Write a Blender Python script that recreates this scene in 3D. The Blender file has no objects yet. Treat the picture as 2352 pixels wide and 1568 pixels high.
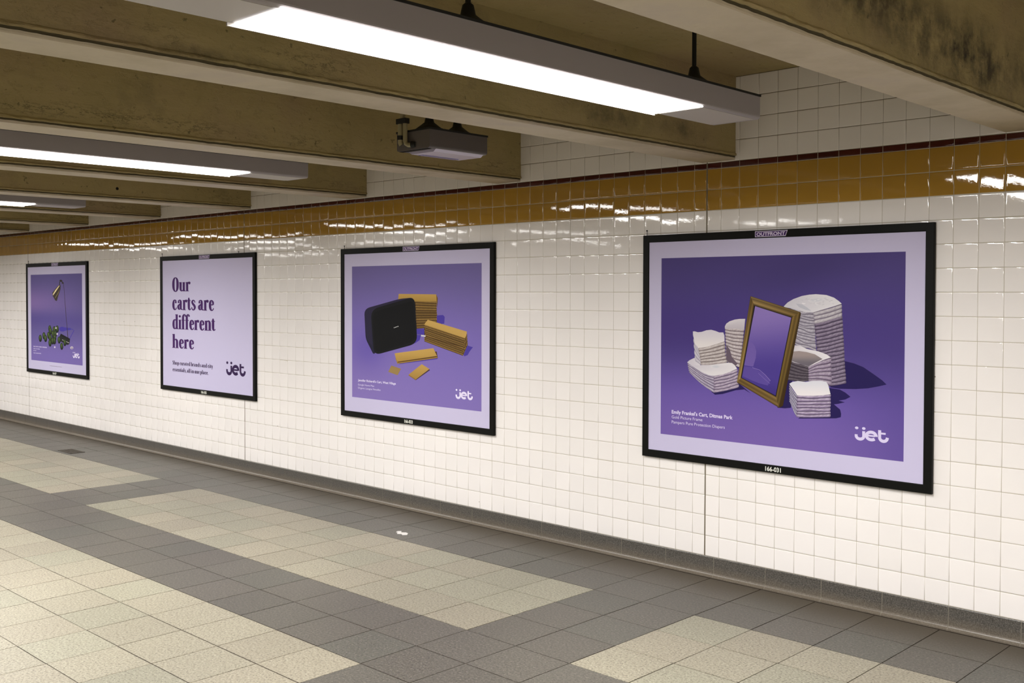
import bpy, math, random
from mathutils import Vector, Matrix, noise
from mathutils.geometry import tessellate_polygon

sc = bpy.context.scene
C = sc.collection

# ------------------------------------------------------------------ camera
U = 0.108                      # one wall tile (4 1/4 inch) in metres
ZB = 0.988                     # height of the baseboard in tiles
F, CY = 2392.44, 731.71
YAW, PIT, ROL = -0.76813, -0.02317, 0.00222
CAM = (69.086, -42.937, 12.699)


def W(X, Y, Z):                # tile units (Z from the baseboard top) -> metres
    return Vector((X * U, Y * U, (Z + ZB) * U))


fw = Vector((math.sin(YAW) * math.cos(PIT), math.cos(YAW) * math.cos(PIT), math.sin(PIT)))
rt0 = Vector((math.cos(YAW), -math.sin(YAW), 0))
up0 = rt0.cross(fw)
rt = math.cos(ROL) * rt0 + math.sin(ROL) * up0
up = -math.sin(ROL) * rt0 + math.cos(ROL) * up0


def on_wall(u, v, Y=-0.13):    # photo pixel -> (X, Z) in tiles on the plane of the posters
    d = fw + rt * ((u - 1176) / F) - up * ((v - CY) / F)
    s = (Y - CAM[1]) / d[1]
    return CAM[0] + d[0] * s, CAM[2] + d[2] * s


cam = bpy.data.cameras.new('camera')
camo = bpy.data.objects.new('camera', cam)
C.objects.link(camo)
cam.sensor_width = 36.0
cam.lens = F / 2352 * 36.0
cam.shift_y = -(784 - CY) / 2352
cam.clip_start = 0.05
m = Matrix((rt, up, -fw)).transposed().to_4x4()
m.translation = W(*CAM)
camo.matrix_world = m
sc.camera = camo

# ------------------------------------------------------------------ world and exposure
w = bpy.data.worlds.new('world')
sc.world = w
w.use_nodes = True
w.node_tree.nodes['Background'].inputs[0].default_value = (0.02, 0.02, 0.018, 1)
w.node_tree.nodes['Background'].inputs[1].default_value = 0.3
sc.view_settings.view_transform = 'Standard'
sc.view_settings.look = 'None'
sc.view_settings.gamma = 1
sc.view_settings.use_curve_mapping = False
sc.view_settings.exposure = 3.64
LENS_POWER = 1.75               # radiance of a lit tube cover
TUBE_WATTS = 4.8               # the tubes behind it, thrown mostly downwards by the prismatic cover
TUBE_SPREAD = 172
LENS_COL = (1.0, 0.978, 0.948)
sc.cycles.max_bounces = 10
sc.cycles.diffuse_bounces = 6
sc.cycles.sample_clamp_indirect = 3


# ------------------------------------------------------------------ material helpers
class N:
    def __init__(s, name):
        s.m = bpy.data.materials.new(name)
        s.m.use_nodes = True
        s.t = s.m.node_tree
        s.b = s.t.nodes['Principled BSDF']

    def n(s, typ, **kw):
        x = s.t.nodes.new(typ)
        for k, v in kw.items():
            setattr(x, k, v)
        return x

    def l(s, a, b):
        s.t.links.new(a, b)

    def inp(s, x, **kw):
        for k, v in kw.items():
            x.inputs[k.replace('_', ' ')].default_value = v
        return x

    def geo(s):
        return s.n('ShaderNodeNewGeometry').outputs['Position']

    def noise(s, scale, detail=3, rough=0.5, vec=None, typ='FBM'):
        x = s.n('ShaderNodeTexNoise')
        x.inputs['Scale'].default_value = scale
        x.inputs['Detail'].default_value = detail
        x.inputs['Roughness'].default_value = rough
        s.l(vec if vec is not None else s.geo(), x.inputs['Vector'])
        return x.outputs['Fac']

    def ramp(s, fac, stops):
        x = s.n('ShaderNodeValToRGB')
        e = x.color_ramp.elements
        while len(e) < len(stops):
            e.new(0.5)
        for q, (p, c) in zip(e, stops):
            q.position = p
            q.color = c if len(c) == 4 else tuple(c) + (1,)
        s.l(fac, x.inputs['Fac'])
        return x.outputs['Color']

    def mix(s, fac, a, b, mode='MIX'):
        x = s.n('ShaderNodeMix', data_type='RGBA', blend_type=mode)
        for i, v in ((0, fac), (6, a), (7, b)):
            if isinstance(v, (int, float)):
                x.inputs[i].default_value = v
            elif isinstance(v, (tuple, list)):
                x.inputs[i].default_value = tuple(v) + (1,) if len(v) == 3 else v
            else:
                s.l(v, x.inputs[i])
        return x.outputs[2]

    def math(s, op, a, b=0.0, c=None, clamp=False):
        x = s.n('ShaderNodeMath', operation=op, use_clamp=clamp)
        for i, v in enumerate((a, b) if c is None else (a, b, c)):
            if isinstance(v, (int, float)):
                x.inputs[i].default_value = v
            else:
                s.l(v, x.inputs[i])
        return x.outputs[0]

    def bump(s, h, strength, dist):
        x = s.n('ShaderNodeBump')
        x.inputs['Strength'].default_value = strength
        x.inputs['Distance'].default_value = dist
        s.l(h, x.inputs['Height'])
        s.l(x.outputs['Normal'], s.b.inputs['Normal'])
        return x

    def base(s, c):
        if isinstance(c, (tuple, list)):
            s.b.inputs['Base Color'].default_value = tuple(c) + (1,)
        else:
            s.l(c, s.b.inputs['Base Color'])


def lin(r, g, b):
    f = lambda c: (c / 255 / 12.92) if c / 255 <= 0.04045 else ((c / 255 + 0.055) / 1.055) ** 2.4
    return (f(r), f(g), f(b))


def simple(name, col, rough=0.5, spec=0.5, metal=0.0):
    k = N(name)
    k.base(col)
    k.b.inputs['Roughness'].default_value = rough
    k.b.inputs['Specular IOR Level'].default_value = spec
    k.b.inputs['Metallic'].default_value = metal
    return k.m


def glaze(name, col, var=0.05, rough=0.08, dirt=None):
    """glazed ceramic tile: per tile tone from the 'tone' attribute, wavy glaze"""
    k = N(name)
    a = k.n('ShaderNodeAttribute', attribute_name='tone').outputs['Fac']
    lo = tuple(c * (1 - var) for c in col)
    hi = tuple(min(1, c * (1 + var * .6)) for c in col)
    c = k.mix(a, lo, hi)
    big = k.noise(0.9, 3, .6)
    c = k.mix(k.math('MULTIPLY', big, 0.10), c, tuple(x * .8 for x in col))
    k.base(c)
    k.b.inputs['Roughness'].default_value = rough
    k.b.inputs['IOR'].default_value = 1.5
    h = k.math('ADD', k.noise(55, 3, .55), k.math('MULTIPLY', k.noise(12, 2, .5), 0.8))
    k.bump(h, 0.12, 0.0009)
    return k.m


M = {}
M['white_tile'] = glaze('glazed ivory tile', (0.80, 0.765, 0.750), 0.025, 0.04)
M['dark_unseen_tile'] = glaze('dark glaze of unseen wall', (0.10, 0.085, 0.07), 0.1, 0.12)  # unseen opposite wall, made dark to cut bounce light on the poster wall
M['orange_tile'] = glaze('glazed ochre tile', (0.37, 0.205, 0.032), 0.05, 0.03)
M['maroon_tile'] = glaze('glazed maroon tile', (0.060, 0.010, 0.007), 0.2, 0.10)
M['grout'] = simple('wall grout', (0.44, 0.40, 0.32), 0.9, 0.2)
M['grout_old'] = simple('older dark wall grout', (0.16, 0.135, 0.095), 0.9, 0.2)
M['joint'] = simple('expansion joint sealant', (0.15, 0.125, 0.09), 0.8, 0.2)


def mk_concrete():
    k = N('olive painted concrete')
    a = k.noise(1.3, 4, .6)
    c = k.ramp(a, [(0.30, (0.300, 0.243, 0.103)), (0.5, (0.350, 0.278, 0.126)), (0.72, (0.318, 0.236, 0.130))])
    st = k.noise(2.3, 5, .65)
    k2 = k.ramp(st, [(0.60, (0, 0, 0)), (0.74, (1, 1, 1))])
    c = k.mix(k.math('MULTIPLY', k2, 0.45), c, (0.10, 0.085, 0.05))
    dk = k.noise(5.5, 8, .72)
    k3 = k.ramp(dk, [(0.62, (0, 0, 0)), (0.70, (1, 1, 1))])
    c = k.mix(k.math('MULTIPLY', k3, 0.30), c, (0.13, 0.11, 0.06))
    # chipped crust just above the arris, and small pock marks
    sz = k.n('ShaderNodeSeparateXYZ'); k.l(k.geo(), sz.inputs[0])
    band = k.math('SUBTRACT', 1.0, k.math('ABSOLUTE', k.math('DIVIDE', k.math('SUBTRACT', sz.outputs['Z'], 2.245), 0.055)), clamp=True)
    mc = k.n('ShaderNodeMapping'); mc.inputs['Scale'].default_value = (1, .45, 1.6); k.l(k.geo(), mc.inputs['Vector'])
    chips = k.ramp(k.noise(13, 7, .7, mc.outputs['Vector']), [(0.475, (0, 0, 0)), (0.50, (1, 1, 1)), (0.525, (0, 0, 0))])
    band = k.math('MULTIPLY', band, k.ramp(k.noise(1.1, 2, .5), [(0.48, (0, 0, 0)), (0.60, (1, 1, 1))]))
    c = k.mix(k.math('MULTIPLY', k.math('MULTIPLY', band, chips), .75), c, (0.05, 0.04, 0.018))
    pk = k.ramp(k.noise(26, 4, .6), [(0.29, (1, 1, 1)), (0.335, (0, 0, 0))])
    c = k.mix(k.math('MULTIPLY', pk, .6), c, (0.06, 0.048, 0.022))
    # soot blown on the beam faces by a leak: three ragged patches at their own places
    for (px_, py_, pz_, ry, rz, am) in ((6.08, -0.95, 2.30, 0.62, 0.15, 1.0), (6.08, -1.75, 2.36, 0.55, 0.13, .85), (6.08, -0.25, 2.36, .22, .12, .8), (4.57, -1.0, 2.27, .35, .06, .55), (4.57, -.45, 2.27, .18, .06, .55), (4.57, -2.9, 2.2, .5, .03, .6)):
        sb = k.n('ShaderNodeVectorMath', operation='SUBTRACT')
        k.l(k.geo(), sb.inputs[0]); sb.inputs[1].default_value = (px_, py_, pz_)
        ml = k.n('ShaderNodeVectorMath', operation='MULTIPLY')
        k.l(sb.outputs[0], ml.inputs[0]); ml.inputs[1].default_value = (1 / .15, 1 / ry, 1 / rz)
        ln = k.n('ShaderNodeVectorMath', operation='LENGTH')
        k.l(ml.outputs[0], ln.inputs[0])
        f = k.math('SUBTRACT', 1.25, ln.outputs['Value'], clamp=True)
        f = k.math('MULTIPLY', f, k.ramp(k.noise(7, 6, .7), [(0.36, (0, 0, 0)), (0.60, (1, 1, 1))]))
        c = k.mix(k.math('MULTIPLY', f, am, clamp=True), c, (0.022, 0.018, 0.012))
    k.base(c)
    k.b.inputs['Roughness'].default_value = 0.62
    k.b.inputs['Specular IOR Level'].default_value = 0.3
    pit = k.ramp(k.noise(22, 6, .7), [(0.34, (0, 0, 0)), (0.44, (1, 1, 1))])
    mp = k.n('ShaderNodeMapping')
    mp.inputs['Scale'].default_value = (1, 0.35, 1)
    k.l(k.geo(), mp.inputs['Vector'])
    h = k.math('ADD', k.noise(16, 8, .65, mp.outputs['Vector']), k.math('MULTIPLY', pit, 0.25))
    k.bump(h, 0.75, 0.010)
    return k.m


M['concrete'] = mk_concrete()


def mk_soffit():
    k = N('beam soffit paint')
    a = k.noise(3.5, 5, .6)
    c = k.ramp(a, [(0.30, (0.40, 0.34, 0.23)), (0.52, (0.50, 0.43, 0.315)), (0.72, (0.44, 0.375, 0.30))])
    k.base(c)
    k.b.inputs['Roughness'].default_value = 0.55
    k.bump(k.noise(30, 6, .6), 0.4, 0.004)
    return k.m


M['soffit'] = mk_soffit()


def mk_terrazzo(name, base, dark, light, amt):
    k = N(name)
    tone = k.n('ShaderNodeAttribute', attribute_name='tone').outputs['Fac']
    hue = k.n('ShaderNodeAttribute', attribute_name='hue').outputs['Fac']
    c = k.mix(hue, tuple(base), (base[0] * .93, base[1] * .99, base[2] * .98))
    s1 = k.ramp(k.noise(105, 3, .7), [(0.38, (1, 1, 1)), (0.50, (0, 0, 0))])
    s2 = k.ramp(k.noise(95, 3, .7), [(0.52, (0, 0, 0)), (0.66, (1, 1, 1))])
    c = k.mix(k.math('MULTIPLY', s1, amt), c, dark)
    c = k.mix(k.math('MULTIPLY', s2, amt * .8), c, light)
    c = k.mix(0.85, c, k.mix(tone, (0.84, 0.84, 0.84), (1.0, 1.0, 1.0)), 'MULTIPLY')
    # worn, walked-on patches
    c = k.mix(k.math('MULTIPLY', k.ramp(k.noise(0.7, 5, .6), [(0.40, (0, 0, 0)), (0.70, (1, 1, 1))]), 0.16), c, dark)
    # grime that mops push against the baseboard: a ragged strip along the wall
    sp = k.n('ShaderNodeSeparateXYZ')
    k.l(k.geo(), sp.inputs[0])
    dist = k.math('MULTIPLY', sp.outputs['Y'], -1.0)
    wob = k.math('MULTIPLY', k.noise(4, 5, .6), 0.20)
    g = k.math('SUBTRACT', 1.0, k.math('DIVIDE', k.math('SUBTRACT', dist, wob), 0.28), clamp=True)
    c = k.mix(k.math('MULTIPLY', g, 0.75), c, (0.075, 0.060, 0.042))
    k.base(c)
    k.b.inputs['Roughness'].default_value = 0.42
    k.b.inputs['Specular IOR Level'].default_value = 0.35
    k.bump(k.noise(90, 3, .6), 0.25, 0.001)
    return k.m


M['cream_floor'] = mk_terrazzo('cream terrazzo tile', (0.282, 0.254, 0.188), (0.095, 0.082, 0.062), (0.44, 0.405, 0.32), 0.85)
M['grey_floor'] = mk_terrazzo('grey terrazzo tile', (0.090, 0.082, 0.067), (0.030, 0.027, 0.022), (0.21, 0.19, 0.16), 0.8)
M['floor_grout'] = simple('floor grout', (0.045, 0.034, 0.027), 0.9, 0.2)


def mk_granite():
    k = N('dark granite base')
    a = k.ramp(k.noise(170, 3, .75), [(0.32, (0.018, 0.016, 0.014)), (0.5, (0.068, 0.062, 0.053)), (0.66, (0.145, 0.13, 0.116))])
    b = k.ramp(k.noise(70, 3, .6), [(0.30, (0.1, 0.1, 0.12)), (0.37, (1, 1, 1))])
    c = k.mix(0.6, a, b, 'MULTIPLY')
    sp = k.n('ShaderNodeSeparateXYZ')
    k.l(k.geo(), sp.inputs[0])
    g = k.math('SUBTRACT', 1.0, k.math('DIVIDE', k.math('SUBTRACT', sp.outputs['Z'], k.math('MULTIPLY', k.noise(6, 4, .6), .03)), 0.05), clamp=True)
    c = k.mix(k.math('MULTIPLY', g, .6), c, (0.15, 0.12, 0.085))
    k.base(c)
    k.b.inputs['Roughness'].default_value = 0.4
    return k.m


M['granite'] = mk_granite()
M['base_joint'] = simple('baseboard joint mortar', (0.20, 0.18, 0.145), 0.8, 0.2)
M['black_frame'] = simple('black powder coated frame', (0.0035, 0.0035, 0.003), 0.5, 0.12)
M['housing'] = simple('off white enamelled housing', (0.30, 0.275, 0.28), 0.45, 0.4)
M['housing_dark'] = simple('dark enamelled housing', (0.105, 0.092, 0.088), 0.5, 0.4)  # darker housing tone for the short light box
M['housing_pan'] = simple('white enamelled pan', (0.42, 0.39, 0.36), 0.4, 0.4)
M['black_metal'] = simple('black hanger metal', (0.012, 0.012, 0.011), 0.6, 0.3)
M['notch_dark'] = simple('dark beam notch', (0.070, 0.057, 0.030), 0.8, 0.2)  # darker colour for the notch faces below the beam ridge
M['conduit'] = simple('olive painted conduit', (0.27, 0.235, 0.135), 0.5, 0.4)
M['dead_lens'] = simple('unlit milky lens', (0.50, 0.46, 0.62), 0.2, 0.5)
M['dead_tint'] = simple('blue tinted lens edge', (0.13, 0.12, 0.33), 0.2, 0.5)
M['grate'] = simple('dirty drain grate', (0.075, 0.062, 0.045), 0.5, 0.4, 0.3)
M['dark_hole'] = simple('drain pit', (0.012, 0.010, 0.008), 0.9, 0.1)
M['paper'] = simple('scrap paper', (0.62, 0.60, 0.58), 0.8, 0.2)

k = N('lit tube cover')
k.b.inputs['Base Color'].default_value = (0.8, 0.8, 0.8, 1)
k.b.inputs['Emission Color'].default_value = LENS_COL + (1,)
k.b.inputs['Emission Strength'].default_value = LENS_POWER
M['lens'] = k.m

k = N('poster ink')
k.l(k.n('ShaderNodeVertexColor', layer_name='ink').outputs['Color'], k.b.inputs['Base Color'])
k.b.inputs['Roughness'].default_value = 0.6
k.b.inputs['Specular IOR Level'].default_value = 0.12
M['ink'] = k.m


# ------------------------------------------------------------------ mesh helpers
class MB:
    def __init__(s):
        s.v, s.f, s.mi, s.sm = [], [], [], []

    def add(s, vs, fs, mi=0, smooth=False):
        o = len(s.v)
        s.v += [tuple(v) for v in vs]
        for f in fs:
            s.f.append([i + o for i in f])
            s.mi.append(mi)
            s.sm.append(smooth)

    def box(s, a, b, mi=0):
        x0, y0, z0 = a
        x1, y1, z1 = b
        vs = [(x0, y0, z0), (x1, y0, z0), (x1, y1, z0), (x0, y1, z0), (x0, y0, z1), (x1, y0, z1), (x1, y1, z1), (x0, y1, z1)]
        s.add(vs, [(0, 3, 2, 1), (4, 5, 6, 7), (0, 1, 5, 4), (1, 2, 6, 5), (2, 3, 7, 6), (3, 0, 4, 7)], mi)

    def tube(s, pts, r, n=14, mi=0, caps=True):
        rings = []
        rs = r if isinstance(r, (list, tuple)) else [r] * len(pts)
        pts = [Vector(p) for p in pts]
        for i, p in enumerate(pts):
            d = (pts[min(i + 1, len(pts) - 1)] - pts[max(i - 1, 0)]).normalized()
            a = d.orthogonal().normalized() if i == 0 else (pa - d * pa.dot(d)).normalized()
            pa = a
            b = d.cross(a)
            rings.append([p + (a * math.cos(t) + b * math.sin(t)) * rs[i] for t in [2 * math.pi * j / n for j in range(n)]])
        vs = [q for r_ in rings for q in r_]
        fs = []
        for i in range(len(rings) - 1):
            for j in range(n):
                fs.append((i * n + j, i * n + (j + 1) % n, (i + 1) * n + (j + 1) % n, (i + 1) * n + j))
        s.add(vs, fs, mi, True)
        if caps:
            o = len(rings) - 1
            s.add(rings[0], [tuple(reversed(range(n)))], mi)
            s.add(rings[o], [tuple(range(n))], mi)

    def extrude(s, prof, axis, a, b, mi=0, smooth=False, caps=True):
        """profile of 2D points swept along an axis: axis 'y' uses (x,z), axis 'x' uses (y,z)"""
        n = len(prof)
        P = lambda p, t: (p[0], t, p[1]) if axis == 'y' else (t, p[0], p[1])
        vs = [P(p, a) for p in prof] + [P(p, b) for p in prof]
        s.add(vs, [(i, (i + 1) % n, n + (i + 1) % n, n + i) for i in range(n)], mi, smooth)
        if caps:
            s.add([P(p, a) for p in prof], [tuple(range(n))], mi)
            s.add([P(p, b) for p in prof], [tuple(reversed(range(n)))], mi)

    def build(s, name, mats, parent=None, loc=None):
        me = bpy.data.meshes.new(name)
        off = Vector(loc) if loc is not None else Vector((0, 0, 0))
        me.from_pydata([tuple(Vector(v) - off) for v in s.v], [], s.f)
        for m_ in (mats if isinstance(mats, (list, tuple)) else [mats]):
            me.materials.append(m_)
        me.polygons.foreach_set('material_index', s.mi)
        me.polygons.foreach_set('use_smooth', s.sm)
        me.update()
        o = bpy.data.objects.new(name, me)
        C.objects.link(o)
        if parent is not None:
            o.parent = parent
        elif loc is not None:
            o.location = loc
        return o


def tag(o, label=None, cat=None, group=None, kind=None):
    if label: o['label'] = label
    if cat: o['category'] = cat
    if group: o['group'] = group
    if kind: o['kind'] = kind
    return o


def empty(name, loc, label, cat, group=None):
    o = bpy.data.objects.new(name, None)
    o.empty_display_size = 0.1
    o.location = loc
    C.objects.link(o)
    return tag(o, label, cat, group)


def copy_tree(o, parent=None):
    c = o.copy()
    C.objects.link(c)
    c.parent = parent
    for ch in list(o.children):
        copy_tree(ch, c)
    return c


def face_attr(me, name, vals):
    a = me.attributes.new(name, 'FLOAT', 'FACE')
    a.data.foreach_set('value', vals)


# ------------------------------------------------------------------ room extents
XL, XR = -96.0, 92.0           # far end and near end of the passage, tiles
YF = -63.0                     # opposite wall
RP = 0.9872                    # tile course height
ZC = 23.02                     # ceiling

# ------------------------------------------------------------------ tiled poster wall
xs = []                        # (x0, x1) of every tile column, joints left between some
JOINTS = [-42.30, -0.77, 40.72]
for a, b in ((0.0, 40),):
    xs += [(i, i + 1) for i in range(40)]
xs += [(-0.74, 0.0), (40.0, 40.69), (40.75, 41.52)]
xs += [(-1.665, -0.80)]
xs += [(-1.665 - i - 1, -1.665 - i) for i in range(40)]
xs += [(-42.27, -41.665), (-43.25, -42.33)]
xs += [(-43.25 - i - 1, -43.25 - i) for i in range(52)]
xs += [(41.52 + i, 42.52 + i) for i in range(50)]
zs = [(i * RP, (i + 1) * RP, 0) for i in range(17)]
z = 17 * RP
for i in range(2):
    zs.append((z, z + RP * 1.006, 1)); z += RP * 1.006
zs.append((z, z + RP * 0.289, 2)); z += RP * 0.289
ZBAND = z
while z < ZC - 0.05:
    zs.append((z, min(z + RP, ZC), 0)); z += RP


def tile_geo(vs, fs, mi, tones, x0, x1, z0, z1, y, sgn, mat, rnd, g=0.007):
    """one pillowed tile facing sgn*-Y, in tile units"""
    gx = g * (.45 if z0 >= ZBAND - .01 else 1)
    x0 += gx; x1 -= gx; z0 += g * 1.5; z1 -= g * 1.5
    tx = rnd.gauss(0, 0.0032); tz = rnd.gauss(0, 0.0042); dy = rnd.uniform(-0.004, 0.004)
    cx, cz = (x0 + x1) / 2, (z0 + z1) / 2
    o = len(vs)
    rings = ((0.0, 0.014), (0.006, 0.003), (0.016, 0.0), (0.07, -0.0014))
    for ins, dep in rings:
        for (xx, zz) in ((x0 + ins, z0 + ins), (x1 - ins, z0 + ins), (x1 - ins, z1 - ins), (x0 + ins, z1 - ins)):
            yy = y + sgn * (dep + dy + (xx - cx) * tx + (zz - cz) * tz)
            vs.append(tuple(W(xx, yy, zz)))
    t = rnd.random()
    for r in range(3):
        for j in range(4):
            a, b = o + r * 4 + j, o + r * 4 + (j + 1) % 4
            q = (a, b, b + 4, a + 4)
            fs.append(q if sgn > 0 else tuple(reversed(q))); mi.append(mat); tones.append(t)
    q = (o + 12, o + 13, o + 14, o + 15)
    fs.append(q if sgn > 0 else tuple(reversed(q))); mi.append(mat); tones.append(t)


def tiled_wall(name, y, sgn, seed, cols, lo=None, hi=None):
    rnd = random.Random(seed)
    vs, fs, mi, tones = [], [], [], []
    for (x0, x1) in cols:
        for (z0, z1, mt) in zs:
            tile_geo(vs, fs, mi, tones, x0, x1, z0, z1, y, sgn, mt, rnd)
    # mortar bed behind the tiles, with the sealant of the expansion joints
    def slab(x0, x1, z0, z1, ya, yb, mt):
        o = len(vs)
        for yy in (ya, yb):
            for xx, zz in ((x0, z0), (x1, z0), (x1, z1), (x0, z1)):
                vs.append(tuple(W(xx, yy, zz)))
        for f in ((0, 1, 2, 3), (4, 7, 6, 5), (0, 4, 5, 1), (1, 5, 6, 2), (2, 6, 7, 3), (3, 7, 4, 0)):
            fs.append(tuple(i + o for i in f)); mi.append(mt); tones.append(.5)
    slab(XL, XR, -ZB, ZBAND - .01, y + sgn * 0.010, y + sgn * 1.5, 3)
    slab(XL, XR, ZBAND - .01, ZC + 1.5, y + sgn * 0.010, y + sgn * 1.5, 5)
    if sgn > 0:
        for j in JOINTS:
            slab(j - 0.03, j + 0.03, -0.0, ZC, y + sgn * 0.006, y + sgn * 0.014, 4)
        for (pu, pv, pr_) in ((285, 738, .055), (309.5, 738, .04), (692, 673, .035), (638, 978, .04), (2148, 865, .03), (1101, 1152, .03), (700, 716, .02)):
            X_, Z_ = on_wall(pu, pv, 0)      # old anchor holes and chips in the glaze
            o = len(vs)
            for i in range(10):
                t = i * math.pi / 5
                vs.append(tuple(W(X_ + pr_ * math.cos(t) * rnd.uniform(.7, 1), -0.006, Z_ + pr_ * math.sin(t) * rnd.uniform(.7, 1))))
            fs.append(tuple(range(o, o + 10))); mi.append(4); tones.append(.5)
    me = bpy.data.meshes.new(name)
    me.from_pydata(vs, [], fs)
    for mm in (('white_tile' if sgn > 0 else 'dark_unseen_tile'), 'orange_tile', 'maroon_tile', 'grout', 'joint', 'grout_old'):
        me.materials.append(M[mm])
    me.polygons.foreach_set('material_index', mi)
    me.polygons.foreach_set('use_smooth', [i in (0, 1, 2) for i in mi])
    face_attr(me, 'tone', tones)
    o = bpy.data.objects.new(name, me)
    C.objects.link(o)
    tag(o, kind='structure')
    return o


tiled_wall('wall_back', 0.0, 1, 11, xs)
tiled_wall('wall_front', YF, -1, 12, [(XL + i, XL + i + 1) for i in range(int(XR - XL))])

for nm, x0, x1 in (('wall_left', XL - 1.5, XL), ('wall_right', XR, XR + 1.5)):
    b = MB()
    b.box(W(x0, YF, -ZB), W(x1, 0, ZC))
    tag(b.build(nm, M['white_tile']), kind='structure')

b = MB()
b.box(W(XL - 1.5, YF - 1.5, ZC), W(XR + 1.5, 1.5, ZC + 2))
tag(b.build('ceiling', M['concrete']), kind='structure')

# ------------------------------------------------------------------ floor
FX0, FTX, FY0, FTY = 30.148, 2.764, 2.971, 2.7135
rnd = random.Random(5)
vs, fs, mi, tn, hu = [], [], [], [], []
g = 0.023
i0, i1 = int((XL - FX0) / FTX) - 1, int((XR - FX0) / FTX) + 1
for i in range(i0, i1 + 1):
    for j in range(-1, 23):
        x0, x1 = FX0 + i * FTX, FX0 + (i + 1) * FTX
        y1, y0 = -(FY0 + (j - 1) * FTY), -(FY0 + j * FTY)
        if j == -1: continue
        x0, x1 = max(x0, XL), min(x1, XR)
        y0, y1 = max(y0, YF), min(y1, -0.0)
        if x1 - x0 < .1 or y1 - y0 < .1: continue
        ii = (i - 3) % 15                      # two grey columns, then thirteen cream ones
        jj = j - 1                             # row index counted from the first long joint
        cream_x = ii >= 2
        cream_y = (1 <= jj < 4) or (6 <= jj < 13) or (15 <= jj < 18)
        mt = 0 if (cream_x and cream_y) else 1
        o = len(vs)
        gw = g * (0.5 + rnd.random() * 0.9)
        gh = g * (0.5 + rnd.random() * 0.9)
        for xx, yy, zz in ((x0 + gw, y0 + gh, 0), (x1 - gw, y0 + gh, 0), (x1 - gw, y1 - gh, 0), (x0 + gw, y1 - gh, 0)):
            vs.append((xx * U, yy * U, 0))
        for xx, yy in ((x0 + gw, y0 + gh), (x1 - gw, y0 + gh), (x1 - gw, y1 - gh), (x0 + gw, y1 - gh)):
            vs.append((xx * U, yy * U, -0.003))
        t = rnd.random(); h = rnd.choice((0, .3, 1))
        for f in ((0, 1, 2, 3), (0, 4, 5, 1), (1, 5, 6, 2), (2, 6, 7, 3), (3, 7, 4, 0)):
            fs.append(tuple(q + o for q in f)); mi.append(mt); tn.append(t); hu.append(h)
o = len(vs)
for zz in (-0.0022, -0.15):
    for xx, yy in ((XL - 1.5, YF - 1.5), (XR + 1.5, YF - 1.5), (XR + 1.5, 1.5), (XL - 1.5, 1.5)):
        vs.append((xx * U, yy * U, zz))
for f in ((0, 1, 2, 3), (4, 7, 6, 5), (0, 4, 5, 1), (1, 5, 6, 2), (2, 6, 7, 3), (3, 7, 4, 0)):
    fs.append(tuple(q + o for q in f)); mi.append(2); tn.append(.5); hu.append(0)
me = bpy.data.meshes.new('floor')
me.from_pydata(vs, [], fs)
for mm in ('cream_floor', 'grey_floor', 'floor_grout'):
    me.materials.append(M[mm])
me.polygons.foreach_set('material_index', mi)
face_attr(me, 'tone', tn)
face_attr(me, 'hue', hu)
o = bpy.data.objects.new('floor', me)
C.objects.link(o)
tag(o, kind='structure')

# ------------------------------------------------------------------ baseboards: granite cove pieces
H = ZB * U


def baseboard(name, y, sgn):
    b = MB()
    prof = [(0.0, H - .0005), (-0.004, H - .0005), (-0.006, H - 0.004), (-0.007, 0.024), (-0.0085, 0.018), (-0.012, 0.0125), (-0.017, 0.009),
            (-0.0195, 0.0065), (-0.020, 0.0), (0.0, 0.0)]
    prof = [(y * U + sgn * p[0], p[1]) for p in prof]
    x = 1.86 - 2.815 * 34
    while x < XR:
        a, c = max(x + 0.018, XL), min(x + 2.815 - 0.018, XR)
        if c - a > .1:
            b.extrude(prof, 'x', a * U, c * U, 0)
        x += 2.815
    thin = [(p[0] + sgn * 0.0012 if abs(p[0] - y * U) > 1e-6 else p[0], max(0.0, p[1] - (0.0012 if p[1] > H * .9 else 0))) for p in prof]
    b.extrude(thin, 'x', XL * U, XR * U, 1)
    o = b.build(name, [M['granite'], M['base_joint']])
    tag(o, kind='structure')


baseboard('baseboard_back', 0.0, 1)
baseboard('baseboard_front', YF, -1)

# ------------------------------------------------------------------ ceiling beams
ZBM = 19.10                    # underside
BW = 1.86


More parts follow.
